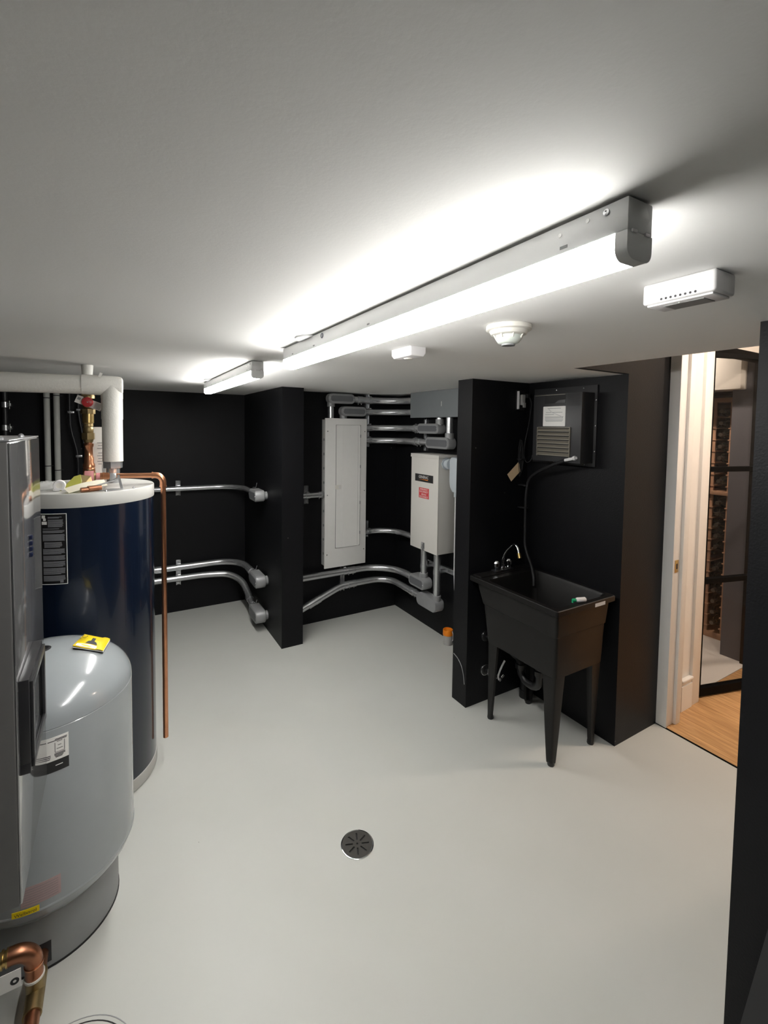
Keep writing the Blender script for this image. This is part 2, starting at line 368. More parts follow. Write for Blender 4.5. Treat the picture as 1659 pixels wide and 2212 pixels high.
# wine rack
RX = 4.15
t = thing('wine_rack', 'tall reddish wooden wine rack behind the glass door', 'wine rack', (4.25, 1.85, 0))
for y0 in (1.685, 1.80, 1.915, 2.03): part(t, 'post', MB().box(RX, RX + .02, y0 - .011, y0 + .011, .05, 1.90, .002), 'rack')
part(t, 'plinth', MB().box(RX, RX + .2, 1.672, 2.05, 0, .05, .003), 'rack')
part(t, 'display_shelf', MB().box(RX - .03, RX + .2, 1.672, 2.05, 1.165, 1.195, .003), 'rack')
part(t, 'top_rail', MB().box(RX, RX + .2, 1.672, 2.05, 1.90, 1.935, .003), 'rack')
part(t, 'cornice', MB().box(RX - .01, RX + .2, 1.665, 2.06, 1.935, 1.96, .003), 'frameblack')
rows = [.10 + .088 * i for i in range(12)] + [1.24 + .092 * i for i in range(7)]
for zz in rows:
    rl = MB()
    for y0 in (1.685, 1.80, 1.915, 2.03):
        rl.box(RX - .008, RX + .2, y0 - .018, y0 + .018, zz - .012, zz - .002, .002)
    part(t, 'bottle_rail', rl, 'rack')
nb = 0
for ri, zz in enumerate(rows):
    for y0 in (1.742, 1.857):
        if (ri * 3 + int(y0 * 100)) % 7 == 3: continue
        e = thing('wine_bottle', 'dark wine bottle lying on its side in the wooden wine rack', 'bottle', (RX + .1, y0, zz - .002), 'wine bottles in the cellar rack')
        up = zz + .0345
        part(e, 'glass', MB().lathe([(.0, 0), (.036, .002), (.0375, .01), (.0375, .1), (.03, .125), (.0145, .145), (0, .145)], (RX + .16, y0, up), 16, (-1, 0, 0)), 'bottle')
        part(e, 'capsule', MB().lathe([(0, .145), (.0145, .145), (.0155, .15), (.0155, .19), (.0145, .196), (0, .196)], (RX + .16, y0, up), 12, (-1, 0, 0)), 'foil')
# recessed downlights with warm lamps
def downlight(x, y, z, label):
    t = thing('recessed_downlight', label, 'light', (x, y, z))
    part(t, 'trim_ring', MB().lathe([(.048, -.001), (.07, -.004), (.072, 0), (.048, .0)], (x, y, z), 32), 'white')
    part(t, 'lamp_face', MB().lathe([(0, -.002), (.048, -.002), (.048, 0.), (0, 0)], (x, y, z), 32), 'downlight')
downlight(2.83, .70, 2.60, 'small round recessed downlight in the hallway ceiling close to the door')
downlight(3.75, .35, 2.60, 'small round recessed downlight in the hallway ceiling farther from the door')
downlight(3.45, 2.05, 2.42, 'small round recessed downlight in the wine cellar ceiling')

# ================================================================== CEILING FIXTURES
def strip_light(cx, y0, y1, label, mark):
    t = thing('strip_light', label, 'light', (cx, (y0 + y1) / 2, CEIL), 'ceiling strip lights')
    hw_ = .026; zt = CEIL - .004; zm = 1.911; zb = 1.878
    hb = MB().box(cx - hw_, cx + hw_, y0, y1, zm, zt, .002)
    h = part(t, 'housing', hb, 'fixture')
    part(t, 'mounting_plate', MB().lathe([(0, CEIL - .006), (.06, CEIL - .006), (.062, CEIL - .001), (0, CEIL - .001)], (cx, y1 - (y1 - y0) * .18, 0), 32), 'fixture')
    # U shaped lens between the end caps
    pr = [(cx - hw_ + .0005, zm)] + [(cx + (hw_ - .0005) * math.cos(a) if False else cx + (hw_ - .0005 - .014) * s_ + .014 * math.cos(a), zb + .014 + .014 * math.sin(a))
          for s_, a0, a1 in ((-1, 180, 270), (1, 270, 360)) for a in [math.radians(a0 + (a1 - a0) * i / 6) for i in range(7)]] + [(cx + hw_ - .0005, zm)]
    part(t, 'diffuser', MB().prism(pr, y0 + .016, y1 - .004, XZ), 'lens')
    pc = [(cx + (u - cx) * 1.03, v - .0006 if v < zm - .001 else v) for u, v in pr]
    ec = part(t, 'end_cap', MB().prism(pc, y0, y0 + .016, XZ), 'fixture', sharp=50)
    part(t, 'end_cap', MB().prism(pr, y1 - .004, y1, XZ), 'lens')
    for dx in (-.014, .013): part(t, 'clip', MB().box(cx + dx - .005, cx + dx + .005, y0 - .0025, y0, zm - .002, zm + .002, .0008), 'plastic')
    kn = MB()
    for i in range(10):
        a = math.radians(-60 + 120 * i / 10); a2 = math.radians(-60 + 120 * (i + 1) / 10)
        kn.add([(cx + .004 + r * math.cos(q), y0 - .0008, zm + .022 + r * math.sin(q)) for q in (a, a2) for r in (.0125, .0135)], [(0, 1, 3, 2)])
    part(t, 'knockout', kn, 'plastic')
    for dy, dz, r in ((.028, .030, .004),): part(t, 'screw', MB().lathe([(0, 0), (r, 0), (r, .0025), (r * .5, .003), (0, .002)], (cx - hw_, y0 + dy, zm + dz), 12, (-1, 0, 0)), 'zinc')
    for dy, dz in ((.055, .030), (.098, .026)): part(t, 'screw_hole', MB().cyl((cx - hw_, y0 + dy, zm + dz), (cx - hw_ - .0008, y0 + dy, zm + dz), .0028, n=12), 'print')
    L_ = y1 - y0
    for q in (.07, .5, .77, .92): part(t, 'slot', MB().box(cx - hw_ - .0006, cx - hw_, y0 + L_ * q - .006, y0 + L_ * q + .006, zm + .006, zm + .010), 'panelline')
    if mark:
        part(t, 'maker_mark', MB().tube([(cx - hw_ - .0006, y0 + L_ * .72 + .007 * math.cos(k * .52), zm + .028 + .007 * math.sin(k * .52)) for k in range(12)], .0012, 6, closed=True), 'navy')
    return t
strip_light(.565, .336, 1.640, 'long lit white strip light nearest the smoke detector and alarm boxes', True)
strip_light(.550, 2.020, 3.264, 'lit white strip light nearest the black back wall', False)

t = thing('gas_alarm', 'white rectangular alarm box on the ceiling with a row of vent holes', 'alarm', (.948, .467, CEIL))
part(t, 'casing', MB().box(.911, .985, .404, .532, 1.915, CEIL - .0005, .005, 3), 'plastic')
part(t, 'cover', MB().box(.917, .979, .410, .526, 1.911, 1.9155, .002), 'plastic')
for i in range(8): part(t, 'vent_hole', MB().cyl((.9113, .436 + i * .0085, 1.9205), (.9104, .436 + i * .0085, 1.9205), .0022, n=10), 'ink')
part(t, 'indicator', MB().sphere((.925, .47, 1.911), .002, 6), 'palegreen')
part(t, 'seam_slot', MB().box(.93, .97, .43, .5, 1.9098, 1.9112), 'panelline')

t = thing('smoke_detector', 'round white smoke detector with stepped base on the ceiling', 'smoke detector', (.955, .931, CEIL))
c = (.955, .931, 0)
part(t, 'base', MB().lathe([(0, CEIL - .0005), (.061, CEIL - .0005), (.062, CEIL - .012), (.058, CEIL - .015), (0, CEIL - .015)], c, 48), 'offwhite')
part(t, 'collar', MB().lathe([(0, CEIL - .015), (.053, CEIL - .015), (.048, CEIL - .025), (.04, CEIL - .028), (0, CEIL - .028)], c, 48), 'offwhite')
part(t, 'sensor_dome', MB().lathe([(0, CEIL - .024), (.037, CEIL - .024), (.036, CEIL - .036), (.029, CEIL - .047), (.02, CEIL - .051), (0, CEIL - .051)], c, 40), 'palegreen')
part(t, 'sensor_cap', MB().lathe([(0, CEIL - .051), (.019, CEIL - .051), (.018, CEIL - .055), (0, CEIL - .055)], c, 32), 'castgrey')
for i in range(8):
    a = i * math.pi / 4 + .3; part(t, 'rib', MB().cyl((c[0] + .048 * math.cos(a), c[1] + .048 * math.sin(a), CEIL - .016), (c[0] + .036 * math.cos(a), c[1] + .036 * math.sin(a), CEIL - .036), .0022, n=8), 'offwhite')

t = thing('ceiling_sensor', 'small white square sensor box on the ceiling beside the long strip light', 'sensor', (.932, 1.399, CEIL))
part(t, 'casing', MB().loft([[(u, v, zz) for u, v in rrect(.897 + i, .967 - i, 1.335 + i, 1.463 - i, .006)] for i, zz in ((0, CEIL - .0005), (.0005, CEIL - .022), (.006, CEIL - .032), (.012, CEIL - .034))]), 'plastic')
part(t, 'lens', MB().lathe([(0, CEIL - .034), (.018, CEIL - .034), (.014, CEIL - .038), (0, CEIL - .039)], (.932, 1.399, 0), 24), 'offwhite')

# ================================================================== LEFT: BOILER, TANK, WATER HEATER
t = thing('wall_boiler', 'grey steel wall-hung boiler cabinet with a polished front', 'boiler', (-.5, 1.352, .66))
bx0, bx1, by0, by1, bz0, bz1 = -.858, -.18, 1.15, 1.555, .66, 1.633
part(t, 'cabinet', MB().box(bx0, bx1 - .004, by0, by1, bz0, bz1 - .004, .003), 'boilerside')
part(t, 'front_panel', MB().box(bx1 - .004, bx1, by0 + .002, by1 - .002, bz0 + .002, bz1 - .006, .0015), 'boiler')
part(t, 'top_plate', MB().box(bx0, bx1 - .001, by0 + .001, by1 - .001, bz1 - .004, bz1, .001), 'zinc')
for q in ((-.20, 1.18), (-.20, 1.42), (-.26, 1.23), (-.29, 1.36), (-.36, 1.19), (-.34, 1.5)):
    part(t, 'bolt', MB().lathe([(0, 0), (.006, 0), (.006, .004), (.003, .0075), (0, .0085)], (q[0], q[1], bz1), 8), 'zinc')
bd = MB()
for zz in (1.352, 1.366, 1.380, 1.394): bd.box(bx1, bx1 + .006, 1.345, 1.36, zz - .005, zz + .005, .0015)
part(t, 'badge', bd, 'navy', label='dark blue raised maker badge')
bz = MB(); y0, y1, z0, z1 = 1.165, 1.372, .930, 1.132; xf = -.156
for (a0, a1, c0, c1) in ((y0, y1, z0, z0 + .022), (y0, y1, z1 - .022, z1), (y0, y0 + .022, z0 + .022, z1 - .022), (y1 - .022, y1, z0 + .022, z1 - .022)):
    bz.box(bx1, xf - .006, a0, a1, c0, c1, .001)
db = part(t, 'display_bezel', bz, 'bezel', label='black rectangular display frame')
bz2 = MB(); q = .008
for (a0, a1, c0, c1) in ((y0 + q, y1 - q, z0 + q, z0 + .026), (y0 + q, y1 - q, z1 - .026, z1 - q), (y0 + q, y0 + .026, z0 + .026, z1 - .026), (y1 - .026, y1 - q, z0 + .026, z1 - .026)):
    bz2.box(xf - .006, xf, a0, a1, c0, c1, .001)
part(t, 'bezel_lip', bz2, 'bezel', under=db)
part(t, 'screen', MB().box(bx1, bx1 + .012, y0 + .022, y1 - .022, z0 + .022, z1 - .022), 'screen', under=db)

# pressure tank
TC = (-.212, 1.838); TR = .254
t = thing('pressure_tank', 'grey domed pressure tank standing on a round skirt', 'tank', (TC[0], TC[1], 0))
part(t, 'skirt', MB().lathe([(.196, 0.004), (.2025, .004), (.2025, .185), (.196, .185)], (*TC, 0), 72), 'tankdark')
part(t, 'base_gasket', MB().lathe([(.19, 0), (.2045, 0), (.2045, .006), (.19, .006)], (*TC, 0), 72), 'rubber')
dome = [(TR * math.cos(a), .776 + .146 * math.sin(a)) for a in [math.radians(90 * i / 14) for i in range(15)]]
part(t, 'body', MB().lathe([(0, .155), (.19, .165), (.225, .19), (.246, .218), (.2535, .243), (TR, .25), (TR, .772), (TR - .002, .774), (TR, .776)] + dome[1:], (*TC, 0), 96), 'tank', sharp=25)
part(t, 'lower_seam', MB().lathe([(TR - .001, .238), (TR + .0012, .241), (TR + .0012, .247), (TR - .001, .250)], (*TC, 0), 96), 'tank')
part(t, 'air_valve_cap', MB().lathe([(0, .916), (.024, .916), (.024, .922), (.017, .924), (.015, .9225), (0, .9225)], (TC[0] - .004, TC[1] - .01, 0), 32), 'bezel')
lb = part(t, 'label', MB().patch(TC, TR, -86, -71.5, .679, .750, 12), 'paper', label='white instruction sticker with black foot')
part(t, 'label_foot', MB().patch(TC, TR, -86, -71.5, .645, .679, 12), 'stickerblack', under=lb)
pi = MB()
for k, (a0, a1, zz) in enumerate(((-79, -72.3, .742), (-83, -72.6, .7385), (-79.5, -73.5, .6985), (-79.5, -73.5, .695), (-79.2, -74.5, .6915), (-78.8, -75, .688), (-85, -81.5, .697), (-85, -81.5, .692), (-85, -81.8, .687))):
    pi.patch(TC, TR + .0008, a0, a1, zz - .0011, zz + .0011, 4, .0003)
for a0, a1, z0, z1 in ((-79.2, -78.9, .703, .732), (-74, -73.7, .703, .734), (-79, -73.8, .702, .7032), (-78, -75, .7335, .735), (-78.2, -74.8, .712, .7135), (-77.5, -75.6, .722, .7235)):
    pi.patch(TC, TR + .0008, a0, a1, z0, z1, 4, .0003)
part(t, 'label_print', pi, 'ink', under=lb)
part(t, 'label_print', MB().patch(TC, TR + .0008, -79, -75, .6625, .6645, 4, .0003), 'print', under=lb)
pk = part(t, 'warning_label', MB().patch(TC, TR, -99, -77.5, .268, .327, 12), 'pinkpale', label='faded pink warning sticker')
pl = MB()
for k in range(7): pl.patch(TC, TR + .0008, -98, -79, .275 + k * .0072, .2758 + k * .0072, 8, .0003)
part(t, 'label_print', pl, 'printgrey', under=pk)
yb = part(t, 'maker_badge', MB().patch(TC, TR + .0005, -104, -89.3, .2455, .263, 10, .0012), 'yellow', label='yellow maker badge with black lettering')
aa = math.radians(-96.5); rr = TR + .0025
part(t, 'lettering', text_mb('Wellxtrol', .0135, (TC[0] + rr * math.cos(aa), TC[1] + rr * math.sin(aa), .2545), (1, -.08, 0), (0, 0, 1), depth=.0008), 'ink', under=yb)
part(t, 'skirt_opening', MB().patch(TC, .2026, -95, -83.5, .022, .088, 8, .0008), 'ink', label='dark opening in the skirt')

# copper connection in front of the tank skirt
t = thing('tank_supply_pipe', 'copper and brass supply pipe with elbow at the foot of the pressure tank', 'pipe', (-.22, 1.55, 0))
part(t, 'outlet_pipe', MB().tube([(-.214, 1.645, .055), (-.216, 1.40, .055)], .0185, 20), 'copperdull')
part(t, 'tee', MB().tube([(-.215, 1.585, .055), (-.216, 1.47, .055)], .0225, 20).tube([(-.2155, 1.535, .055), (-.2175, 1.535, .105)], .0225, 20), 'brassdark')
part(t, 'solder_ring', MB().lathe([(.0190, 0), (.0245, 0), (.0245, .006), (.0190, .006)], (-.2175, 1.535, .100), 24), 'offwhite')
part(t, 'elbow', MB().tube([(-.2175, 1.535, .10), (-.2185, 1.535, .19), (-.275, 1.535, .19)], .0215, 20, .045, 10), 'copperdull')  # dull copper, darkened for the shadow the elbow sits in
part(t, 'solder_ring', MB().lathe([(.0205, 0), (.0232, 0), (.0232, .004), (.0205, .004)], (-.218, 1.535, .138), 24), 'copper')
bn = MB()
for k in range(9): bn.lathe([(.015, 0), (.0225, .0015), (.0225, .0055), (.015, .007)], (-.272 - k * .011, 1.535, .19), 20, (-1, 0, 0))
bn.tube([(-.27, 1.535, .19), (-.50, 1.535, .19)], .0185, 20)
part(t, 'brass_nipple', bn, 'brass')
part(t, 'floor_stub', MB().tube([(-.50, 1.535, .20), (-.50, 1.535, .0)], .0185, 16), 'copperdull')
tg = part(t, 'paper_tag', MB().box(-.42, -.243, 1.508, 1.5095, .118, .170), 'paper', label='white paper tag')
part(t, 'tag_mark', MB().lathe([(.004, 0), (.010, 0), (.010, .0004), (.004, .0004)], (-.257, 1.5079, .140), 16, (0, -1, 0)), 'ink', under=tg)

# brochure on the dome
A, B, C_, D = [Vector(p) for p in ((-.131, 1.796, .914), (-.0445, 1.782, .886), (-.0246, 1.89, .878), (-.104, 1.917, .904))]
def bil(u, v, h):
    p = A * (1 - u) * (1 - v) + B * u * (1 - v) + C_ * u * v + D * (1 - u) * v; p.z += h; return p
def sheet(h0, h1, fn, n=10):
    vs = []; fs = []
    for j in range(n + 1):
        for i in range(n + 1):
            u, v = i / n, j / n; e = fn(u, v); vs += [bil(u, v, h0 + e), bil(u, v, h1 + e)]
    k = lambda i, j: 2 * (j * (n + 1) + i)
    for j in range(n):
        for i in range(n):
            fs += [(k(i, j), k(i, j + 1), k(i + 1, j + 1), k(i + 1, j)), (k(i, j) + 1, k(i + 1, j) + 1, k(i + 1, j + 1) + 1, k(i, j + 1) + 1)]
    for i in range(n):
        fs += [(k(i, 0), k(i + 1, 0), k(i + 1, 0) + 1, k(i, 0) + 1), (k(i, n), k(i, n) + 1, k(i + 1, n) + 1, k(i + 1, n)),
               (k(0, i), k(0, i) + 1, k(0, i + 1) + 1, k(0, i + 1)), (k(n, i), k(n, i + 1), k(n, i + 1) + 1, k(n, i) + 1)]
    return MB().add(vs, fs)
arch = lambda u, v: .010 * math.sin(math.pi * u) * math.sin(math.pi * v)
t = thing('brochure', 'folded yellow brochure lying on top of the pressure tank', 'brochure', (-.076, 1.846, .89))
part(t, 'back_page', sheet(.000, .0012, lambda u, v: arch(u, v) - .001), 'stickerblack')
part(t, 'inner_page', sheet(.003, .0042, lambda u, v: arch(u, v) + .003 * (1 - v) * (1 - u)), 'paper')
cv = part(t, 'cover_page', sheet(.0055, .0067, lambda u, v: arch(u, v) + .006 * (1 - v) * (1 - u) + .004 * max(0, math.sin(u * 9)) * (1 if u > .72 else 0)), 'yellow')
def onp(u, v): return bil(u, v, .0085 + arch(u, v) + .006 * (1 - v) * (1 - u))
def quadm(pts): return MB().add([onp(*p) for p in pts], [tuple(range(len(pts)))])
part(t, 'cover_band', quadm([(.08, .02), (.95, .02), (.95, .17), (.5, .18), (.08, .17)]), 'paper', under=cv)
part(t, 'cover_picture', quadm([(.34, .22), (.74, .22), (.68, .34), (.6, .38), (.6, .6), (.48, .6), (.48, .38), (.4, .34)]), 'ink', under=cv)
o_ = onp(.2, .55) + Vector((0, 0, .002)); xd_ = (onp(.2, .85) - onp(.2, .2)); up_ = (onp(.05, .5) - onp(.4, .5))
part(t, 'cover_lettering', text_mb('TICT', .026, o_, xd_, up_, depth=.002), 'ink', under=cv)

# water heater
HC = (-.124, 2.486); HR = .285
t = thing('water_heater', 'tall navy blue water heater with a pale grey lid', 'water heater', (HC[0], HC[1], 0))
part(t, 'tank_jacket', MB().lathe([(0, .055), (HR, .055), (HR, 1.33), (0, 1.33)], (*HC, 0), 96), 'heater')
part(t, 'base_ring', MB().lathe([(0, .004), (HR + .001, .004), (HR + .003, .008), (HR + .003, .06), (HR - .01, .063), (0, .063)], (*HC, 0), 96), 'lid')
part(t, 'base_gasket', MB().lathe([(.2, 0), (HR - .004, 0), (HR - .004, .006), (.2, .006)], (*HC, 0), 64), 'rubber')
part(t, 'lid', MB().lathe([(0, 1.326), (HR + .002, 1.326), (HR + .003, 1.33), (HR + .003, 1.379), (HR, 1.383), (HR - .006, 1.383), (HR - .01, 1.380), (0, 1.380)], (*HC, 0), 96), 'lid')
lb = part(t, 'label', MB().patch(HC, HR, -122, -99.6, 1.018, 1.306, 14), 'stickerblack', label='tall black instruction label with white border')
fm = MB()
for a0, a1, z0, z1 in ((-122, -99.6, 1.3035, 1.306), (-122, -99.6, 1.018, 1.0205), (-100.1, -99.6, 1.018, 1.306)): fm.patch(HC, HR + .0008, a0, a1, z0, z1, 12, .0004)
part(t, 'label_border', fm, 'print', under=lb)
pr = MB(); zz = 1.292
rng = random.Random(3)
blocks = [(-113, -103, 2, .0045), (-113, -102, 8, .0052), (-117, -101.5, 1, .004), (-117, -101, 3, .005), (-117, -101, 8, .0045), (-116, -103, 6, .005), (-117, -101, 6, .005), (-117, -101, 5, .005), (-117, -101, 6, .005), (-117, -101, 7, .005), (-117, -101, 6, .005)]
for a0, a1, n_, dz in blocks:
    for k in range(n_):
        pr.patch(HC, HR + .0008, a0, a1 - rng.random() * (3.5 if k == n_ - 1 else .6), zz - .0016, zz + .0012, 6, .0003); zz -= dz * .76
    zz -= .0045
pr.patch(HC, HR + .0008, -105, -102.6, 1.024, 1.036, 3, .0003)
part(t, 'label_print', pr, 'printgrey', under=lb)
pg = MB(); 
for a0, a1, z0, z1 in ((-117.5, -115, 1.287, 1.299), (-116.5, -114.5, 1.277, 1.287), (-117.5, -113.8, 1.262, 1.274)): pg.patch(HC, HR + .0008, a0, a1, z0, z1, 3, .0004)
part(t, 'label_pictogram', pg, 'print', under=lb)
for a in (-42, -70): part(t, 'lid_screw', MB().lathe([(0, 1.380), (.005, 1.380), (.005, 1.384), (.002, 1.388), (0, 1.388)], (HC[0] + .262 * math.cos(math.radians(a)), HC[1] + .262 * math.sin(math.radians(a)), 0), 10), 'zinc')

# insulated hot water pipe
t = thing('insulated_pipe', 'fat white wrapped pipe turning down into the water heater', 'pipe', (-.011, 2.58, 1.382))
HX, HY = -.009, 2.58; hz = 1.853
part(t, 'horizontal_wrap', MB().tube([(-.858, HY, hz - .012), (-.06, HY, hz)], .044, 28), 'insul')
part(t, 'elbow_wrap', MB().lathe([(0, 0), (.0465, 0), (.0475, .05), (.0465, .15), (.042, .164), (.03, .170), (0, .171)], (HX - .122, HY, hz), 28, (1, 0, 0)).tube([(HX, HY, hz), (HX, HY, hz - .062)], .0470, 28), 'insul')
part(t, 'vertical_wrap', MB().tube([(HX, HY, hz - .045), (HX, HY, 1.485)], .0445, 28), 'insul')
part(t, 'wrap_sleeve', MB().tube([(HX, HY, hz - .05), (HX, HY, 1.69)], .0462, 28), 'insul')
part(t, 'tape_flap', MB().obox((-.055, HY - .04, hz + .045), (.006, .001, .011), Matrix.Rotation(.4, 3, 'Y')), 'insul')
part(t, 'union_nut', MB().cyl((HX, HY, 1.453), (HX, HY, 1.487), .043, n=6, phase=.3), 'zinc')
part(t, 'union_neck', MB().cyl((HX, HY, 1.43), (HX, HY, 1.454), .030, n=24), 'zinc')
part(t, 'nipple', MB().cyl((HX, HY, 1.380), (HX, HY, 1.431), .028, n=24), 'castgrey')

# cold water supply with valve
CX, CY = -.112, 2.665
t = thing('cold_water_pipe', 'copper and brass supply pipe with a red valve knob above the water heater', 'pipe', (CX, CY, 1.382))
part(t, 'ceiling_sleeve', MB().lathe([(.026, CEIL - .0005), (.024, CEIL - .004), (.020, CEIL - .012), (.021, CEIL - .06), (.024, 1.83), (.018, 1.83)], (CX, CY, 0), 24), 'insul', label='white sleeve at the ceiling')
part(t, 'copper_pipe', MB().cyl((CX, CY, 1.380), (CX, CY, 1.85), .016, n=20), 'copperdull')
part(t, 'valve_body', MB().lathe([(0, 1.815), (.027, 1.812), (.030, 1.805), (.030, 1.792), (.014, 1.787), (.015, 1.775), (.024, 1.768), (.026, 1.75), (.02, 1.74), (0, 1.74)], (CX, CY, 0), 12), 'brassdark', sharp=60)
vk = part(t, 'valve_knob', MB().lathe([(0, .026), (.021, .026), (.024, .03), (.024, .037), (.02, .040), (0, .040)], (CX, CY, 1.772), 24, (0, -1, 0)), 'redknob', label='round red valve knob')
part(t, 'knob_screw', MB().sphere((CX, CY - .041, 1.772), .0035, 6), 'chrome', under=vk)
Rt = Matrix.Rotation(math.radians(22), 3, 'Y')
tg = part(t, 'valve_tag', MB().obox((CX + .006, CY - .0245, 1.768), (.057, .0006, .019), Rt), 'paper', label='tilted white paper tag')
tp = MB()
for k in range(5): tp.obox(Vector((CX + .006, CY - .0254, 1.768)) + Rt @ Vector((.038, 0, .012 - k * .006)), (.014, .0002, .0012), Rt)
tp.obox(Vector((CX + .006, CY - .0254, 1.768)) + Rt @ Vector((-.045, 0, .004)), (.007, .0002, .006), Rt)
part(t, 'tag_print', tp, 'castgrey', under=tg)
part(t, 'union_nut', MB().cyl((CX, CY, 1.716), (CX, CY, 1.738), .0315, n=8), 'brassdark')
part(t, 'union_sleeve', MB().lathe([(0, 1.716), (.0255, 1.716), (.0255, 1.672), (.021, 1.668), (0, 1.668)], (CX, CY, 0), 28), 'brass')
part(t, 'adapter', MB().lathe([(0, 1.668), (.021, 1.668), (.022, 1.655), (.019, 1.652), (.022, 1.645), (.0225, 1.625), (.02, 1.620), (0, 1.620)], (CX, CY, 0), 24), 'brassdark')
part(t, 'hex_nut', MB().cyl((CX, CY, 1.590), (CX, CY, 1.622), .029, n=6, phase=.4).lathe([(0, 1.59), (.022, 1.59), (.019, 1.575), (0, 1.57)], (CX, CY, 0), 20), 'brassdark')
part(t, 'reducer', MB().lathe([(0, 1.57), (.0215, 1.57), (.0215, 1.556), (.0185, 1.552), (.0185, 1.505), (.0215, 1.50), (.0215, 1.475), (.026, 1.468), (.027, 1.452), (.024, 1.45), (.0265, 1.446), (.027, 1.425), (.024, 1.41), (0, 1.405)], (CX, CY, 0), 28), 'copper')

# relief valve and discharge pipe
t = thing('relief_pipe', 'thin copper discharge pipe running down beside the water heater', 'pipe', (.2, 2.45, .1))
VX, VY = -.098, 2.50
part(t, 'relief_valve', MB().cyl((VX, VY, 1.380), (VX, VY, 1.41), .018, n=8).box(VX - .02, VX + .022, VY - .02, VY + .02, 1.405, 1.44, .006).cyl((VX - .005, VY, 1.44), (VX - .005, VY, 1.455), .012, n=16), 'brassdark')
part(t, 'valve_sticker', MB().box(VX - .024, VX + .012, VY - .0225, VY - .0205, 1.405, 1.45, .0005), 'pink', label='pink valve sticker')
part(t, 'valve_collar', MB().cyl((VX + .022, VY - .012, 1.423), (VX + .04, VY - .014, 1.423), .016, n=16), 'pink')
part(t, 'socket', MB().cyl((VX + .038, VY - .014, 1.423), (VX + .072, VY - .016, 1.423), .0165, n=20).cyl((VX + .05, VY - .014, 1.423), (VX + .054, VY - .015, 1.423), .018, n=20), 'copper')
part(t, 'pipe', MB().tube([(VX + .06, VY - .016, 1.423), (.202, 2.45, 1.421), (.202, 2.45, .098)], .0122, 18, .035, 8), 'copper')
part(t, 'elbow', MB().tube([(.155, 2.459, 1.4215), (.202, 2.45, 1.421), (.202, 2.45, 1.37)], .0148, 18, .035, 8), 'copper')
for p, a in (((.153, 2.4593, 1.4215), (1, -.15, 0)), ((.202, 2.45, 1.369), (0, 0, -1))): part(t, 'solder_ring', MB().lathe([(.0125, 0), (.0166, 0), (.0166, .006), (.0125, .006)], p, 18, a), 'copper')

# odds and ends on the lid
zl = 1.381
t = thing('warning_tag', 'folded yellow-green tag standing on the water heater lid', 'tag', (-.16, 2.40, zl))
part(t, 'front_flap', MB().add([(-.205, 2.33, zl), (-.135, 2.375, zl + .012), (-.128, 2.395, zl + .032), (-.135, 2.42, zl + .058), (-.158, 2.41, zl + .052), (-.2045, 2.331, zl + .001), (-.134, 2.377, zl + .013), (-.127, 2.397, zl + .033), (-.134, 2.422, zl + .059), (-.157, 2.412, zl + .053)],
     [(0, 1, 2, 3, 4), (9, 8, 7, 6, 5), (0, 5, 6, 1), (1, 6, 7, 2), (2, 7, 8, 3), (3, 8, 9, 4), (4, 9, 5, 0)]), 'olive')
part(t, 'back_flap', MB().add([(-.135, 2.375, zl), (-.085, 2.40, zl), (-.095, 2.425, zl + .05), (-.135, 2.42, zl + .058), (-.135, 2.377, zl), (-.085, 2.402, zl), (-.095, 2.427, zl + .05), (-.135, 2.422, zl + .058)],
     [(0, 1, 2, 3), (7, 6, 5, 4), (0, 4, 5, 1), (1, 5, 6, 2), (2, 6, 7, 3), (3, 7, 4, 0)]), 'brassdark')
lf = MB(); n = 8; P0, P1, P2, P3 = Vector((-.165, 2.235, zl + .001)), Vector((-.185, 2.275, zl + .016)), Vector((-.045, 2.40, zl + .034)), Vector((-.03, 2.35, zl + .012))
for i in range(n + 1):
    s_ = i / n; e = Vector((0, 0, .006 * math.sin(math.pi * s_)))
    lf.v += [tuple(P0.lerp(P3, s_) + e), tuple(P1.lerp(P2, s_) + e), tuple(P0.lerp(P3, s_) + e + Vector((0, 0, .0012))), tuple(P1.lerp(P2, s_) + e + Vector((0, 0, .0012)))]
for i in range(n):
    o = 4 * i; p = o + 4; lf.f += [(o, o + 1, p + 1, p), (o + 2, p + 2, p + 3, o + 3), (o, p, p + 2, o + 2), (o + 1, o + 3, p + 3, p + 1)]
lf.f += [(0, 2, 3, 1), (4 * n, 4 * n + 1, 4 * n + 3, 4 * n + 2)]
single('leaflet', lf, 'cream', 'cream paper leaflet lying across the water heater lid', 'leaflet')
t = thing('pipe_cap', 'small white round plastic cap standing on the water heater lid', 'cap', (-.206, 2.345, zl))
part(t, 'shell', MB().lathe([(.012, 0), (.021, 0), (.0225, .004), (.0225, .03), (.012, .03)], (-.206, 2.335, zl + .0225), 28, (0, 1, 0)), 'plastic')
part(t, 'foot', MB().box(-.228, -.186, 2.336, 2.364, zl, zl + .012, .001), 'plastic')
part(t, 'centre', MB().lathe([(0, .002), (.0125, .002), (.0125, .03), (0, .03)], (-.206, 2.335, zl + .0225), 20, (0, 1, 0)), 'offwhite')
bg = MB(); rng = random.Random(5)
n1, n2 = 14, 10
for j in range(n2 + 1):
    for i in range(n1):
        a = 2 * math.pi * i / n1; ph = math.pi / 2 * j / n2; r = .045 * math.cos(ph) * (1 + .25 * (rng.random() - .5))
        bg.v.append((-.262 + r * 1.1 * math.cos(a), 2.425 + r * math.sin(a), zl + .001 + .034 * math.sin(ph) * (1 + .2 * (rng.random() - .5))))
for j in range(n2):
    for i in range(n1): bg.f.append((j * n1 + i, j * n1 + (i + 1) % n1, (j + 1) * n1 + (i + 1) % n1, (j + 1) * n1 + i))
bg.f.append(tuple(range(n1 - 1, -1, -1)))
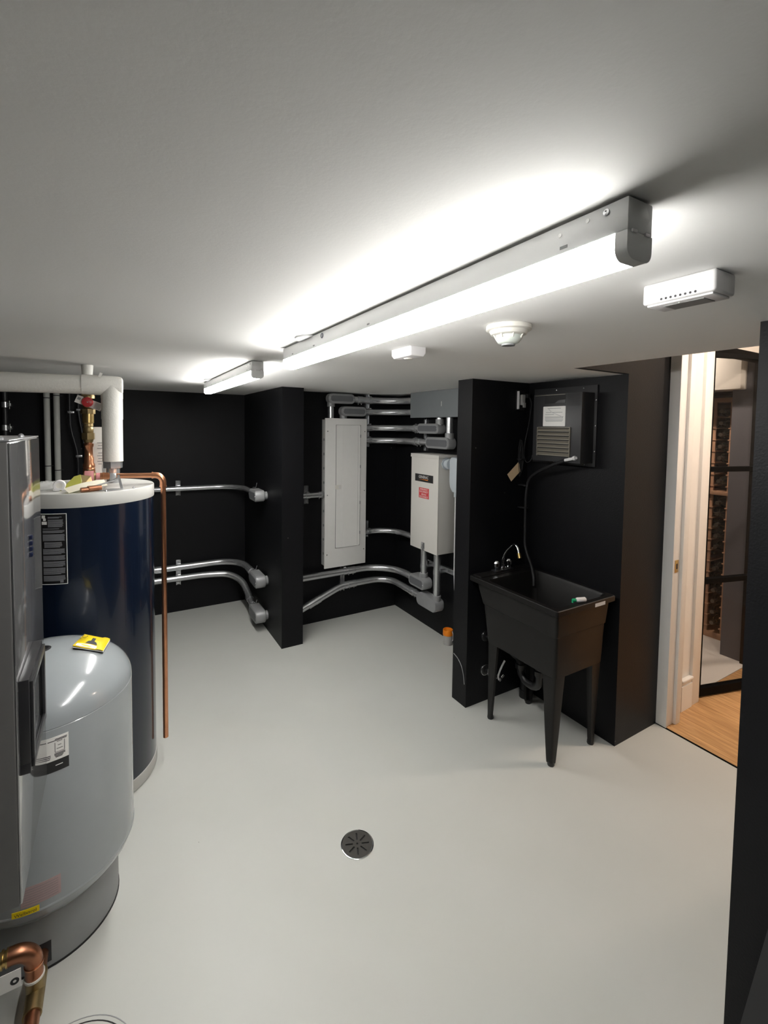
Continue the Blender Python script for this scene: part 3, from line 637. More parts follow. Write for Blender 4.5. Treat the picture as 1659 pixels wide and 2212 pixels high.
single('plastic_bag', bg, 'film', 'crumpled clear plastic bag on the water heater lid', 'bag', sharp=180)
t = thing('mounting_bracket', 'bent galvanized metal bracket standing on the water heater lid', 'bracket', (.01, 2.31, zl))
bk = MB(); Rb = Matrix.Rotation(-.22, 3, 'Y')
bk.obox((.018, 2.285, zl + .032), (.005, .0012, .033), Rb); bk.obox((.0185, 2.297, zl + .032), (.0012, .012, .033), Rb)
part(t, 'upright', bk, 'steel')
part(t, 'arm', MB().tube([(.008, 2.29, zl + .045), (-.085, 2.275, zl + .018)], .0035, 8), 'steel')
part(t, 'foot', MB().box(-.06, .03, 2.27, 2.31, zl, zl + .003, .0005), 'steel')
part(t, 'clip', MB().box(-.022, .004, 2.425, 2.435, 1.408, 1.44, .001).tube([(-.006, 2.43, 1.41), (.012, 2.32, zl + .05)], .003, 8), 'steel')
single('copper_fitting', MB().tube([(-.10, 2.262, zl + .0125), (-.055, 2.285, zl + .0125)], .0125, 16).tube([(-.125, 2.252, zl + .010), (-.10, 2.262, zl + .010)], .010, 16), 'copperdull', 'short loose copper coupling lying on the water heater lid', 'fitting')
t = thing('manual_papers', 'white instruction papers standing behind the wrapped pipe on the heater lid', 'papers', (-.05, 2.68, zl))
part(t, 'booklet', MB().obox((-.065, 2.722, zl + .136), (.034, .003, .134), Matrix.Rotation(-.05, 3, 'X')), 'paper')
bp_ = MB()
for k in range(8): bp_.obox((-.062, 2.7135 , zl + .19 - k * .014 - (.01 if k > 2 else 0)), (.012 if k % 2 else .016, .0004, .002), Matrix.Rotation(-.05, 3, 'X'))
part(t, 'booklet_print', bp_, 'castgrey')
lo = []
for k, (xa, xb, zz) in enumerate(((-.062, -.008, 0), (-.058, -.01, .08), (-.045, -.015, .2), (-.043, -.03, .24), (-.045, -.028, .27))):
    lo.append([(xa, 2.66, zl + zz), (xb, 2.655, zl + zz), (xb, 2.657, zl + zz), (xa, 2.662, zl + zz)])
part(t, 'loose_sheet', MB().loft(lo), 'paper')
# pipes on the back wall left of the heater
for i, xx in enumerate((-.445, -.383)):
    t = thing('vent_pipe', ('pale grey plastic pipe on the back wall, the one farther from the copper valve', 'pale grey plastic pipe on the back wall, the one closer to the copper valve')[i], 'pipe', (xx, 4.29, 0), 'pale plastic pipes on the back wall')
    part(t, 'pipe', MB().cyl((xx, 4.29, 0), (xx, 4.29, CEIL - .0005), .0205, n=24), 'pvc')
    for zz in ((1.34, 1.86) if i == 0 else (1.305, 1.88)):
        part(t, 'cable_tie', MB().lathe([(.0205, -.003), (.0222, -.003), (.0222, .003), (.0205, .003)], (xx, 4.29, zz), 24), 'rubber')
        part(t, 'tie_tail', MB().box(xx + .02, xx + .036, 4.286, 4.30, zz - .002, zz + .002), 'rubber')
for i, pts in enumerate(([(-.302, 4.30, CEIL), (-.302, 4.30, 1.72), (-.296, 4.30, 1.62), (-.256, 4.30, 1.44), (-.252, 4.30, 1.36), (-.252, 4.30, .9)], [(-.246, 4.32, CEIL), (-.246, 4.32, 1.75), (-.222, 4.32, 1.58), (-.20, 4.32, 1.4), (-.2, 4.32, .9)])):
    t = thing('black_tube', ('thin black tube bending down the back wall with two metal clamps', 'thin black tube close behind the copper supply with one metal clamp')[i], 'tube', (pts[-1][0], pts[-1][1], pts[-1][2]))
    part(t, 'tube', MB().tube(pts, .0085, 12, .06, 6), 'blackpipe')
    for zz, xx in (((1.755, -.302), (1.41, -.2535)) if i == 0 else ((1.775, -.246),)):
        part(t, 'clamp', MB().box(xx - .014, xx + .030, pts[0][1] - .012, 4.352, zz - .009, zz + .009, .003), 'zinc')
t = thing('gas_pipe', 'black vertical pipe with shiny clamps far behind the boiler', 'pipe', (-.70, 4.31, 0))
part(t, 'pipe', MB().cyl((-.70, 4.31, 0), (-.70, 4.31, CEIL), .018, n=20), 'blackpipe')
for zz in (1.80, 1.63):
    cl = part(t, 'clamp', MB().lathe([(.018, -.02), (.022, -.02), (.022, .02), (.018, .02)], (-.70, 4.31, zz), 20).box(-.682, -.66, 4.29, 4.352, zz - .012, zz + .012, .002), 'zinc')
    part(t, 'clamp_bolt', MB().cyl((-.672, 4.31, zz - .03), (-.665, 4.27, zz + .03), .004, n=8), 'chrome', under=cl)

# ================================================================== CONDUITS
def body_x(root, name, cx, y0, y1, zc, h, w, coverside, m='castgrey', port=None):
    """conduit body lying along Y (y0 far, y1 near rounded end); cover on -X or on the wall side"""
    prof = rrect(min(y0, y1), max(y0, y1), zc - h / 2, zc + h / 2, h * .42, 6)
    ins = lambda d: rrect(min(y0, y1) + d, max(y0, y1) - d, zc - h / 2 + d, zc + h / 2 - d, h * .42 - d, 6)
    mb = MB().loft([[(x_, u, v) for u, v in pp] for x_, pp in ((cx - w / 2, ins(.002)), (cx - w / 2 + .003, prof), (cx + w / 2 - .006, prof), (cx + w / 2, ins(.006)))])
    o = part(root, name, mb, m)
    s_ = -1 if coverside < 0 else 1
    xa = cx + s_ * w / 2
    cvr = part(root, 'cover', MB().loft([[(xx, u, v) for u, v in pp] for xx, pp in ((xa, ins(.006)), (xa + s_ * .003, ins(.007)), (xa + s_ * .004, ins(.010)))]), m, under=o)
    em = MB().loft([[(xx, u, v) for u, v in pp] for xx, pp in ((xa + s_ * .004, ins(.018)), (xa + s_ * .0055, ins(.019)))]); part(root, 'cover_emboss', em, 'castdark', under=o)
    for yy in (min(y0, y1) + .015, max(y0, y1) - .015): part(root, 'cover_screw', MB().sphere((xa + s_ * .004, yy, zc), .0045, 6), 'chrome', under=o)
    return o
def body_y(root, name, x0, x1, yc, zc, h, d, m='castgrey'):
    """conduit body lying along X on the panel wall, cover facing -Y"""
    prof = rrect(x0, x1, zc - h / 2, zc + h / 2, h * .45, 6)
    ins = lambda q: rrect(x0 + q, x1 - q, zc - h / 2 + q, zc + h / 2 - q, h * .45 - q, 6)
    ya = yc - d / 2
    o = part(root, name, MB().loft([[(u, yy, v) for u, v in pp] for yy, pp in ((yc + d / 2, ins(.008)), (yc + d / 2 - .01, prof), (ya + .003, prof), (ya, ins(.003)))]), m)
    part(root, 'cover', MB().loft([[(u, yy, v) for u, v in pp] for yy, pp in ((ya, ins(.006)), (ya - .003, ins(.007)), (ya - .004, ins(.010)))]), m, under=o)
    part(root, 'cover_emboss', MB().loft([[(u, yy, v) for u, v in pp] for yy, pp in ((ya - .004, ins(.018)), (ya - .0055, ins(.019)))]), 'castdark', under=o)
    for xx in (x0 + .015, x1 - .015): part(root, 'cover_screw', MB().sphere((xx, ya - .004, zc), .0045, 6), 'chrome', under=o)
    return o
def coupling(root, p, d, r, L=.05, screws=True):
    p = Vector(p); d = Vector(d).normalized()
    c = part(root, 'coupling', MB().lathe([(r, -L / 2), (r + .004, -L / 2), (r + .0045, -L / 2 + .004), (r + .0035, 0), (r + .0045, L / 2 - .004), (r + .004, L / 2), (r, L / 2)], p, 24, d), 'zinc')
    if screws:
        s_ = Vector((0, 0, -1)) if abs(d.z) < .8 else Vector((-1, 0, 0))
        for q in (-.3, .3): part(root, 'set_screw', MB().cyl(p + d * (L * q) + s_ * r, p + d * (L * q) + s_ * (r + .012), .0035, n=8), 'zinc', under=c)
def strut(label, axis, a0, a1, wall, pos, group='galvanized strut channels'):
    """axis 'zY': vertical on a Y wall at X=pos; 'zX': vertical on an X wall at Y=pos; 'yX': along Y on an X wall at z=pos"""
    h, d, l = .0205, .021, .0085
    mb = MB()
    secs = ((-h, h, 0, .0025), (-h, -h + .0025, 0, d), (h - .0025, h, 0, d), (-h, -h + l, d - .0025, d), (h - l, h, d - .0025, d))
    for u0, u1, e0, e1 in secs:
        if axis == 'zY': mb.box(pos + u0, pos + u1, wall - e1, wall - e0, a0, a1)
        elif axis == 'zX': mb.box(wall - e1, wall - e0, pos + u0, pos + u1, a0, a1)
        else: mb.box(wall - e1, wall - e0, a0, a1, pos + u0, pos + u1)
    loc = {'zY': (pos, wall, a0), 'zX': (wall, pos, a0), 'yX': (wall, (a0 + a1) / 2, pos)}[axis]
    t = thing('strut_channel', label, 'bracket', loc, group)
    part(t, 'channel', mb, 'zinc'); return t
def clamp(root, p, d, r, w=.016):
    d = Vector(d); cl = part(root, 'pipe_clamp', MB().lathe([(r + .0004, -w), (r + .003, -w), (r + .003, w), (r + .0004, w)], p, 24, d), 'zinc')
    up = Vector((0, 0, 1)) if abs(d.z) < .8 else Vector((0, 1, 0))
    part(root, 'clamp_bolt', MB().cyl(Vector(p) + up * (r + .004) - d * .008, Vector(p) + up * (r + .004) + d * .014, .005, n=8), 'chrome', under=cl)

BY = 4.305; PXX = 1.008
# three runs on the back wall
t = thing('conduit', 'upper metal conduit along the back wall ending in a grey fitting high on the pillar', 'conduit', (.4, BY, 1.08), 'metal conduits')
part(t, 'tube', MB().tube([(-.14, 4.36, 1.112), (-.14, BY, 1.112), (PXX, BY, 1.106), (PXX, 3.76, 1.104)], .023, 20, .24, 10), 'zinc')
coupling(t, (PXX, 3.845, 1.104), (0, 1, 0), .023)
body_x(t, 'conduit_body', .998, 3.80, 3.585, 1.104, .09, .075, -1)
part(t, 'port', MB().cyl((1.0, 3.63, 1.104), (1.058, 3.63, 1.104), .032), 'castgrey')
part(t, 'ground_wire', MB().tube([(.985, 3.81, 1.14), (.99, 3.79, 1.155), (1.0, 3.74, 1.158), (1.005, 3.72, 1.20)], .0022, 6), 'zinc')
t = thing('conduit', 'upper conduit of the low pair along the back wall, ending in a grey fitting', 'conduit', (.4, BY, .39), 'metal conduits')
part(t, 'tube', MB().tube([(-.14, 4.36, .41), (-.14, BY, .41), (PXX - .004, BY, .414), (PXX - .004, 3.76, .412)], .027, 20, .25, 10), 'zinc')
coupling(t, (PXX - .004, 3.90, .413), (0, 1, 0), .027)
coupling(t, (.31, BY, .4115), (1, 0, 0), .027, .045, False)
body_x(t, 'conduit_body', .998, 3.80, 3.56, .412, .10, .078, -1)
part(t, 'port', MB().cyl((1.0, 3.61, .412), (1.058, 3.61, .412), .036), 'castgrey')
part(t, 'ground_wire', MB().tube([(.985, 3.81, .452), (.99, 3.79, .468), (1.0, 3.74, .47), (1.005, 3.72, .51)], .0022, 6), 'zinc')
t = thing('conduit', 'lowest metal conduit along the back wall dropping to a grey fitting near the floor', 'conduit', (.4, BY, .09), 'metal conduits')
part(t, 'tube', MB().tube([(-.14, 4.36, .316), (-.14, BY, .316), (.70, BY, .313), (.90, BY - .03, .30), (PXX - .02, BY - .16, .255), (PXX - .004, 4.02, .185), (PXX - .004, 3.90, .142), (PXX - .004, 3.76, .124)], .028, 20, .09, 6), 'zinc')
coupling(t, (PXX - .004, 3.955, .16), (0, 1, .34), .028)
body_x(t, 'conduit_body', .998, 3.80, 3.56, .125, .105, .078, -1)
part(t, 'port', MB().cyl((1.0, 3.61, .125), (1.058, 3.61, .125), .036), 'castgrey')
part(t, 'ground_wire', MB().tube([(.985, 3.81, .17), (.99, 3.79, .185), (1.0, 3.74, .187), (1.005, 3.72, .222)], .0022, 6), 'zinc')
s = strut('short upright strut channel holding the upper conduit on the back wall', 'zY', 1.045, 1.175, 4.352, .475); clamp(s, (.475, BY, 1.1095), (1, 0, 0), .023)
s = strut('short upright strut channel holding both low conduits on the back wall', 'zY', .247, .468, 4.352, .472); clamp(s, (.472, BY, .4125), (1, 0, 0), .027); clamp(s, (.472, BY, .3145), (1, 0, 0), .028)

# panel wall
t = thing('conduit', 'short metal conduit between the pillar and the side of the electrical panel', 'conduit', (1.36, 3.50, 1.07), 'metal conduits')
part(t, 'tube', MB().cyl((1.225, 3.50, 1.10), (1.506, 3.50, 1.10), .023), 'zinc'); coupling(t, (1.478, 3.50, 1.10), (1, 0, 0), .023)
s = strut('short upright strut channel between the pillar and the electrical panel', 'zY', 1.027, 1.178, 3.551, 1.36); clamp(s, (1.36, 3.50, 1.10), (1, 0, 0), .023)
CYv = 3.492; SX = 2.17
t = thing('conduit', 'topmost metal conduit bending from above the electrical panel into the grey junction box', 'conduit', (1.8, CYv, 1.86), 'metal conduits')
body_y(t, 'conduit_body', 1.519, 1.760, 3.48, 1.902, .082, .075)
part(t, 'drop_tube', MB().cyl((1.560, CYv, 1.737), (1.560, CYv, 1.87), .025), 'zinc'); part(t, 'hub', MB().cyl((1.560, CYv, 1.835), (1.560, CYv, 1.868), .032), 'castgrey')
part(t, 'tube', MB().tube([(1.75, CYv, 1.901), (SX, CYv, 1.900), (SX, 3.135, 1.893)], .0285, 20, .25, 10), 'zinc'); coupling(t, (1.83, CYv, 1.901), (1, 0, 0), .0285)
t = thing('conduit', 'second metal conduit from the top, bending from the panel into the junction box', 'conduit', (1.9, CYv, 1.77), 'metal conduits')
body_y(t, 'conduit_body', 1.636, 1.874, 3.48, 1.799, .08, .075)
part(t, 'hub', MB().cyl((1.675, CYv, 1.737), (1.675, CYv, 1.775), .031), 'castgrey')
part(t, 'tube', MB().tube([(1.865, CYv, 1.800), (SX, CYv, 1.800), (SX, 3.135, 1.797)], .0265, 20, .25, 10), 'zinc')
t = thing('conduit', 'third metal conduit from the top, ending in a grey fitting under the junction box', 'conduit', (2.0, CYv, 1.63), 'metal conduits')
part(t, 'tube', MB().tube([(1.868, CYv, 1.662), (SX - .015, CYv, 1.662), (SX - .015, 3.03, 1.662)], .027, 20, .25, 10), 'zinc')
coupling(t, (SX - .015, 3.10, 1.662), (0, 1, 0), .027, .045)
body_x(t, 'conduit_body', SX - .005, 3.05, 2.77, 1.662, .08, .075, -1)
part(t, 'riser', MB().cyl((SX - .005, 2.80, 1.69), (SX - .005, 2.80, 1.752), .027), 'zinc'); part(t, 'hub', MB().cyl((SX - .005, 2.80, 1.695), (SX - .005, 2.80, 1.735), .033), 'castgrey')
t = thing('conduit', 'fourth metal conduit from the top, ending in a fitting above the transfer switch', 'conduit', (2.0, CYv, 1.52), 'metal conduits')
part(t, 'tube', MB().tube([(1.868, CYv, 1.551), (SX - .015, CYv, 1.552), (SX - .015, 2.90, 1.553)], .027, 20, .25, 10), 'zinc')
coupling(t, (SX - .015, 3.06, 1.553), (0, 1, 0), .027, .07)
body_x(t, 'conduit_body', SX - .005, 2.935, 2.64, 1.553, .088, .075, -1)
part(t, 'riser', MB().cyl((SX - .005, 2.68, 1.58), (SX - .005, 2.68, 1.752), .027), 'zinc'); part(t, 'hub', MB().cyl((SX - .005, 2.68, 1.585), (SX - .005, 2.68, 1.63), .034), 'castgrey')
s = strut('tall upright strut channel behind four conduits beside the electrical panel', 'zY', 1.494, CEIL - .001, 3.551, 1.93)
for zz, r in ((1.9005, .0285), (1.80, .0265), (1.662, .027), (1.5515, .027)): clamp(s, (1.93, CYv, zz), (1, 0, 0), r)
s = strut('upright strut channel under the junction box behind two conduits', 'zX', 1.478, 1.748, 2.256, 3.085)
for zz in (1.662, 1.553): clamp(s, (SX - .015, 3.10, zz), (0, 1, 0), .0275 + .004)
t = thing('conduit', 'metal conduit bending from the low side of the electrical panel into the transfer switch', 'conduit', (2.0, CYv, .72), 'metal conduits')
part(t, 'tube', MB().tube([(1.868, CYv, .745), (2.16, CYv, .748), (2.16, 3.0, .752)], .023, 20, .23, 10), 'zinc'); coupling(t, (2.16, 3.06, .7515), (0, 1, 0), .023)
s = strut('short upright strut channel at the low side of the electrical panel', 'zY', .685, .831, 3.551, 1.931); clamp(s, (1.931, CYv, .7455), (1, 0, 0), .023)
t = thing('conduit', 'metal conduit under the electrical panel bending to an oval grey fitting below the switch', 'conduit', (1.7, CYv, .38), 'metal conduits')
part(t, 'tube', MB().tube([(1.225, CYv, .418), (2.13, CYv, .426), (2.13, 3.0, .424)], .028, 20, .30, 12), 'zinc'); coupling(t, (1.76, CYv, .4225), (1, 0, 0), .028, .07)
body_x(t, 'conduit_body', 2.135, 3.09, 2.87, .422, .092, .085, -1)
part(t, 'riser', MB().cyl((2.14, 2.94, .45), (2.14, 2.94, .725), .027), 'zinc'); part(t, 'hub', MB().cyl((2.14, 2.94, .455), (2.14, 2.94, .50), .034), 'castgrey')
t = thing('conduit', 'lowest metal conduit rising from the pillar and bending to a grey fitting near the floor', 'conduit', (1.7, CYv, .11), 'metal conduits')
part(t, 'tube', MB().tube([(1.225, CYv, .128), (1.66, CYv, .296), (1.78, CYv, .302), (2.13, CYv, .304), (2.13, 2.9, .302)], .027, 20, .17, 8), 'zinc')
coupling(t, (1.42, CYv, .203), (1, 0, .386), .027, .11); coupling(t, (1.77, CYv, .3017), (1, 0, .01), .027, .07); coupling(t, (2.13, 3.07, .303), (0, 1, 0), .027, .06)
body_x(t, 'conduit_body', 2.14, 2.98, 2.725, .295, .10, .085, 1)
part(t, 'riser', MB().cyl((2.14, 2.768, .33), (2.14, 2.768, .725), .027), 'zinc'); part(t, 'hub', MB().cyl((2.14, 2.768, .33), (2.14, 2.768, .372), .034), 'castgrey')
s = strut('short upright strut channel holding two conduits under the electrical panel', 'zY', .24, .455, 3.551, 1.697); clamp(s, (1.697, CYv, .4218), (1, 0, 0), .028); clamp(s, (1.71, CYv, .298), (1, 0, .04), .0275)
s = strut('level strut channel under the transfer switch behind two upright conduits', 'yX', 2.60, 3.02, 2.256, .555)
for yy in (2.94, 2.768): clamp(s, (2.14, yy, .555), (0, 0, 1), .027); 
part(s, 'spacer', MB().box(2.165, 2.236, 2.925, 2.955, .545, .565).box(2.165, 2.236, 2.753, 2.783, .545, .565), 'zinc')

# electrical panel
t = thing('electrical_panel', 'tall grey electrical breaker panel with a narrow hinged door', 'electrical panel', (1.684, 3.551, .485))
part(t, 'box', MB().box(1.506, 1.868, 3.457, 3.551, .497, 1.727, .002), 'panel')
part(t, 'cover', MB().box(1.490, 1.877, 3.445, 3.457, .485, 1.738, .003), 'panel')
dr = part(t, 'door', MB().prism(rrect(1.588, 1.813, .650, 1.682, .012), 3.441, 3.445, XZ).box(1.648, 1.652, 3.4395, 3.441, .654, 1.678), 'panel')
gap = MB()
for a in ((1.586, 1.588, .65, 1.684), (1.813, 1.815, .65, 1.684), (1.586, 1.815, .648, .650), (1.586, 1.815, 1.682, 1.684), (1.792, 1.7928, .655, 1.678)): gap.box(a[0], a[1], 3.4405 if a[0] < 1.79 or a[0] > 1.81 else 3.4400, 3.4452, a[2], a[3])
part(t, 'door_gap', gap, 'panelline', under=dr)
lt = part(t, 'latch', MB().box(1.580, 1.634, 3.436, 3.441, 1.147, 1.181, .002), 'offwhite', under=dr)
part(t, 'latch_slide', MB().box(1.612, 1.628, 3.433, 3.436, 1.154, 1.174, .001), 'plastic', under=dr)
for zz in (1.59, 1.33, 1.02, .76): part(t, 'hinge', MB().box(1.811, 1.819, 3.438, 3.4452, zz - .013, zz + .013, .001), 'castgrey')
for xx, zz in ((1.512, 1.63), (1.858, 1.63), (1.512, 1.10), (1.858, 1.12), (1.512, .60), (1.858, .61)): part(t, 'cover_screw', MB().sphere((xx, 3.4448, zz), .0055, 6, (1, .5, 1)), 'zinc')
for zz in [.6 + .12 * k for k in range(9)]: part(t, 'knockout', MB().cyl((1.5062, 3.505, zz), (1.5048, 3.505, zz), .012, n=16), 'castgrey')

# junction box
t = thing('junction_box', 'dark grey metal junction box tucked under the ceiling', 'junction box', (2.19, 2.8, 1.752))
part(t, 'box', MB().box(2.124, 2.256, 2.42, 3.135, 1.752, CEIL - .002, .002), 'jbox')
part(t, 'cover', MB().box(2.119, 2.124, 2.417, 3.138, 1.749, CEIL - .001, .001), 'jbox')
part(t, 'pull_slot', MB().box(2.1178, 2.1192, 2.722, 2.727, 1.832, 1.868), 'panel')

# transfer switch
t = thing('transfer_switch', 'light grey transfer switch box with black and red stickers', 'electrical box', (2.15, 2.83, .722))
part(t, 'box', MB().box(2.056, 2.256, 2.658, 3.003, .724, 1.45, .003), 'switch')
part(t, 'front_cover', MB().box(2.048, 2.056, 2.655, 3.006, .722, 1.448, .003), 'switch')
part(t, 'rain_lid', MB().box(2.044, 2.256, 2.648, 3.012, 1.448, 1.466, .003).box(2.0435, 2.050, 2.648, 3.012, 1.438, 1.450, .001), 'switch')
sk = part(t, 'maker_sticker', MB().box(2.0472, 2.048, 2.716, 2.950, 1.252, 1.310), 'stickerblack', label='black sticker reading GENERAC')
part(t, 'lettering', text_mb('GENERAC', .030, (2.0470, 2.838, 1.288), (0, -1, 0), (0, 0, 1), sx=.95), 'print', under=sk)
part(t, 'lettering_underline', MB().prism([(2.90, 1.2695), (2.78, 1.2665), (2.78, 1.273)], 2.0464, 2.0470, YZ), 'orange', under=sk)
sk = part(t, 'warning_sticker', MB().box(2.0472, 2.048, 2.766, 2.896, 1.126, 1.206), 'red', label='red sticker reading EMERGENCY DISCONNECT SERVICE DISCONNECT')
for k, s_ in enumerate(('EMERGENCY', 'DISCONNECT', 'SERVICE', 'DISCONNECT')):
    part(t, 'lettering', text_mb(s_, .0185, (2.0470, 2.831, 1.194 - k * .0182 - (.003 if k > 1 else 0)), (0, -1, 0), (0, 0, 1), sx=.95), 'print', under=sk)
hs = part(t, 'hasp', MB().box(2.040, 2.050, 2.808, 2.848, .735, .785, .003).box(2.036, 2.050, 2.812, 2.844, .722, .74, .003), 'zinc')
part(t, 'hasp_hole', MB().box(2.0393, 2.0402, 2.822, 2.834, .75, .77), 'panelline', under=hs)

# meter / surge unit beyond the switch
t = thing('surge_unit', 'pale blue-grey plastic unit plugged into the side of the transfer switch', 'electrical unit', (2.15, 2.55, 1.20))
part(t, 'neck', MB().lathe([(0, 0), (.030, 0), (.030, .03), (.038, .036), (.038, .062), (0, .062)], (2.115, 2.657, 1.405), 24, (0, -1, 0)), 'bluegrey')
part(t, 'lock_ring', MB().lathe([(.03, 0), (.046, 0), (.046, .008), (.03, .008)], (2.115, 2.650, 1.405), 8, (0, -1, 0)), 'bluegrey')
part(t, 'housing', MB().loft([[(u, v, zz) for u, v in rrect(2.095 + i, 2.235, 2.50 + i, 2.598 - i, .02)] for i, zz in ((.016, 1.205), (.004, 1.24), (0, 1.28), (0, 1.43), (.008, 1.455), (.02, 1.46))]), 'bluegrey')
part(t, 'cable_gland', MB().cyl((2.125, 2.548, 1.17), (2.125, 2.548, 1.21), .012), 'bluegrey')
part(t, 'cable', MB().tube([(2.125, 2.548, 1.18), (2.125, 2.546, .60), (2.16, 2.54, .10), (2.20, 2.53, .01)], .0045, 8, .1, 6), 'plastic', label='thin white cable')

# jar with orange cap
t = thing('glue_jar', 'small grey jar with an orange cap standing on the floor by the black nib wall', 'jar', (2.205, 2.70, 0))
part(t, 'body', MB().lathe([(0, 0.0), (.034, 0), (.036, .004), (.036, .07), (.033, .076), (0, .076)], (2.205, 2.70, 0), 32), 'jar')
part(t, 'cap', MB().lathe([(0, .074), (.0385, .074), (.0385, .112), (.036, .116), (.032, .116), (.030, .106), (0, .106)], (2.205, 2.70, 0), 32), 'orange')
part(t, 'handle', MB().tube([(2.216, 2.664, .112), (2.22, 2.655, .09), (2.22, 2.655, .05), (2.218, 2.662, .035)], .003, 8), 'plastic')

# ================================================================== SINK ALCOVE
t = thing('utility_sink', 'black plastic utility sink on four tapered legs', 'sink', (1.99, 1.68, 0))
def rr3(x0, x1, y0, y1, z, r): return [(u, v, z) for u, v in rrect(x0, x1, y0, y1, r, 5)]
RZ = .818
outer = [rr3(1.822, 2.168, 1.418, 1.862, .455, .02), rr3(1.812, 2.178, 1.408, 1.872, .463, .018), rr3(1.804, 2.186, 1.402, 1.90, .668, .016), rr3(1.800, 2.190, 1.398, 1.905, .673, .016), rr3(1.790, 2.199, 1.390, 1.945, .786, .014),
         rr3(1.772, 2.216, 1.376, 1.976, .788, .012), rr3(1.768, 2.220, 1.372, 1.980, .791, .012), rr3(1.768, 2.220, 1.372, 1.980, .815, .012), rr3(1.771, 2.217, 1.375, 1.977, RZ, .010),
         rr3(1.797, 2.192, 1.400, 1.868, RZ, .026), rr3(1.805, 2.184, 1.407, 1.862, .806, .03), rr3(1.835, 2.155, 1.436, 1.845, .50, .045), rr3(1.850, 2.140, 1.452, 1.83, .480, .05), rr3(1.96, 2.02, 1.62, 1.68, .476, .02)]
part(t, 'basin', MB().loft(outer), 'sink', sharp=30)
part(t, 'drain_strainer', MB().lathe([(0, .478), (.034, .478), (.04, .4795), (.04, .476), (0, .476)], (1.99, 1.65, 0), 24), 'chrome')
dl = MB().box(1.80, 2.19, 1.868, 1.975, RZ, RZ + .002)
part(t, 'back_ledge', MB().box(1.790, 2.20, 1.905, 1.972, RZ - .002, RZ + .006, .003), 'sink')
for sx_, sy_, xc, yc, xf_, yf_ in ((1, 1, 1.815, 1.411, 1.838, 1.434), (-1, 1, 2.175, 1.411, 2.180, 1.436), (1, -1, 1.815, 1.868, 1.836, 1.882), (-1, -1, 2.175, 1.868, 2.17, 1.878)):
    rings = []
    for q, z_ in ((0, .47), (.25, .36), (.6, .18), (.93, .03), (1., .012)):
        ox = xc + (xf_ - xc) * q; oy = yc + (yf_ - yc) * q; a = .074 * (1 - q) + .030 * q; th = .016; cr = .010
        pts = [(a, 0), (a, th), (th, th), (th, a), (0, a), (0, cr), (cr * .3, cr * .3), (cr, 0)]
        rings.append([(ox + sx_ * u, oy + sy_ * v, z_) for u, v in pts])
    lg = part(t, 'leg', MB().loft(rings), 'sink', sharp=50)
    part(t, 'leg_foot', MB().lathe([(0, 0), (.016, 0), (.018, .006), (.016, .02), (0, .022)], (xf_ + sx_ * .014, yf_ + sy_ * .014, 0), 16), 'blackplastic', under=lg)
part(t, 'rim_sticker', MB().box(2.05, 2.13, 1.3712, 1.372, .788, .806), 'plastic', label='small white rim sticker')
# faucet on the ledge
FX, FY, FZ = 1.988, 1.938, RZ + .006
t = thing('faucet', 'chrome two-handle faucet with a tall spout on the sink ledge', 'faucet', (FX, FY, FZ))
part(t, 'base_plate', MB().box(FX - .075, FX + .075, FY - .022, FY + .022, FZ, FZ + .012, .005), 'blackplastic')
for dx in (-.048, .050):
    h = part(t, 'handle', MB().lathe([(0, 0), (.015, 0), (.013, .006), (.012, .014), (.017, .02), (.018, .04), (.015, .045), (0, .046)], (FX + dx, FY, FZ + .012), 10), 'chrome', sharp=25)
    part(t, 'handle_cap', MB().lathe([(0, .046), (.009, .046), (.008, .049), (0, .049)], (FX + dx, FY, FZ + .012), 16), 'plastic', under=h)
part(t, 'spout_collar', MB().lathe([(0, 0), (.017, 0), (.017, .01), (.012, .018), (.012, .03), (0, .03)], (FX, FY, FZ + .012), 20), 'chrome')
sp = part(t, 'spout', MB().tube([(FX, FY, FZ + .03), (FX, FY, .905), (FX + .002, FY - .03, .955), (FX - .001, FY - .085, 1.006), (FX - .007, FY - .118, .995), (FX - .013, FY - .137, .948)], .0075, 14, .025, 5), 'chrome')
part(t, 'aerator', MB().cyl((FX - .0115, FY - .132, .962), (FX - .0145, FY - .142, .937), .0105, n=16), 'brass', under=sp)
# drain plumbing under the sink
t = thing('sink_trap', 'black plastic drain trap under the sink', 'drain pipe', (1.99, 1.75, .2))
part(t, 'tailpiece', MB().cyl((1.99, 1.65, .455), (1.99, 1.65, .33), .021), 'blackplastic')
part(t, 'trap_bend', MB().tube([(1.99, 1.65, .34), (1.99, 1.65, .24), (1.99, 1.78, .24), (1.99, 1.78, .36), (1.99, 1.86, .36), (2.19, 1.92, .355)], .021, 18, .06, 6), 'blackplastic')
for p in ((1.99, 1.65, .335), (1.99, 1.78, .315)): part(t, 'slip_nut', MB().lathe([(.02, -.014), (.030, -.014), (.030, .014), (.02, .014)], p, 10), 'blackplastic', sharp=60)
t = thing('standpipe', 'black plastic pipe standing on the floor in the corner behind the sink', 'drain pipe', (2.192, 1.92, 0))
part(t, 'pipe', MB().cyl((2.192, 1.92, 0), (2.192, 1.92, .42), .03), 'blackplastic')
part(t, 'hub', MB().lathe([(.03, .33), (.038, .33), (.038, .39), (.03, .39)], (2.192, 1.92, 0), 24), 'blackplastic')
part(t, 'hub', MB().lathe([(.03, 0.0), (.036, 0), (.036, .05), (.03, .05)], (2.192, 1.92, 0), 24), 'blackplastic')
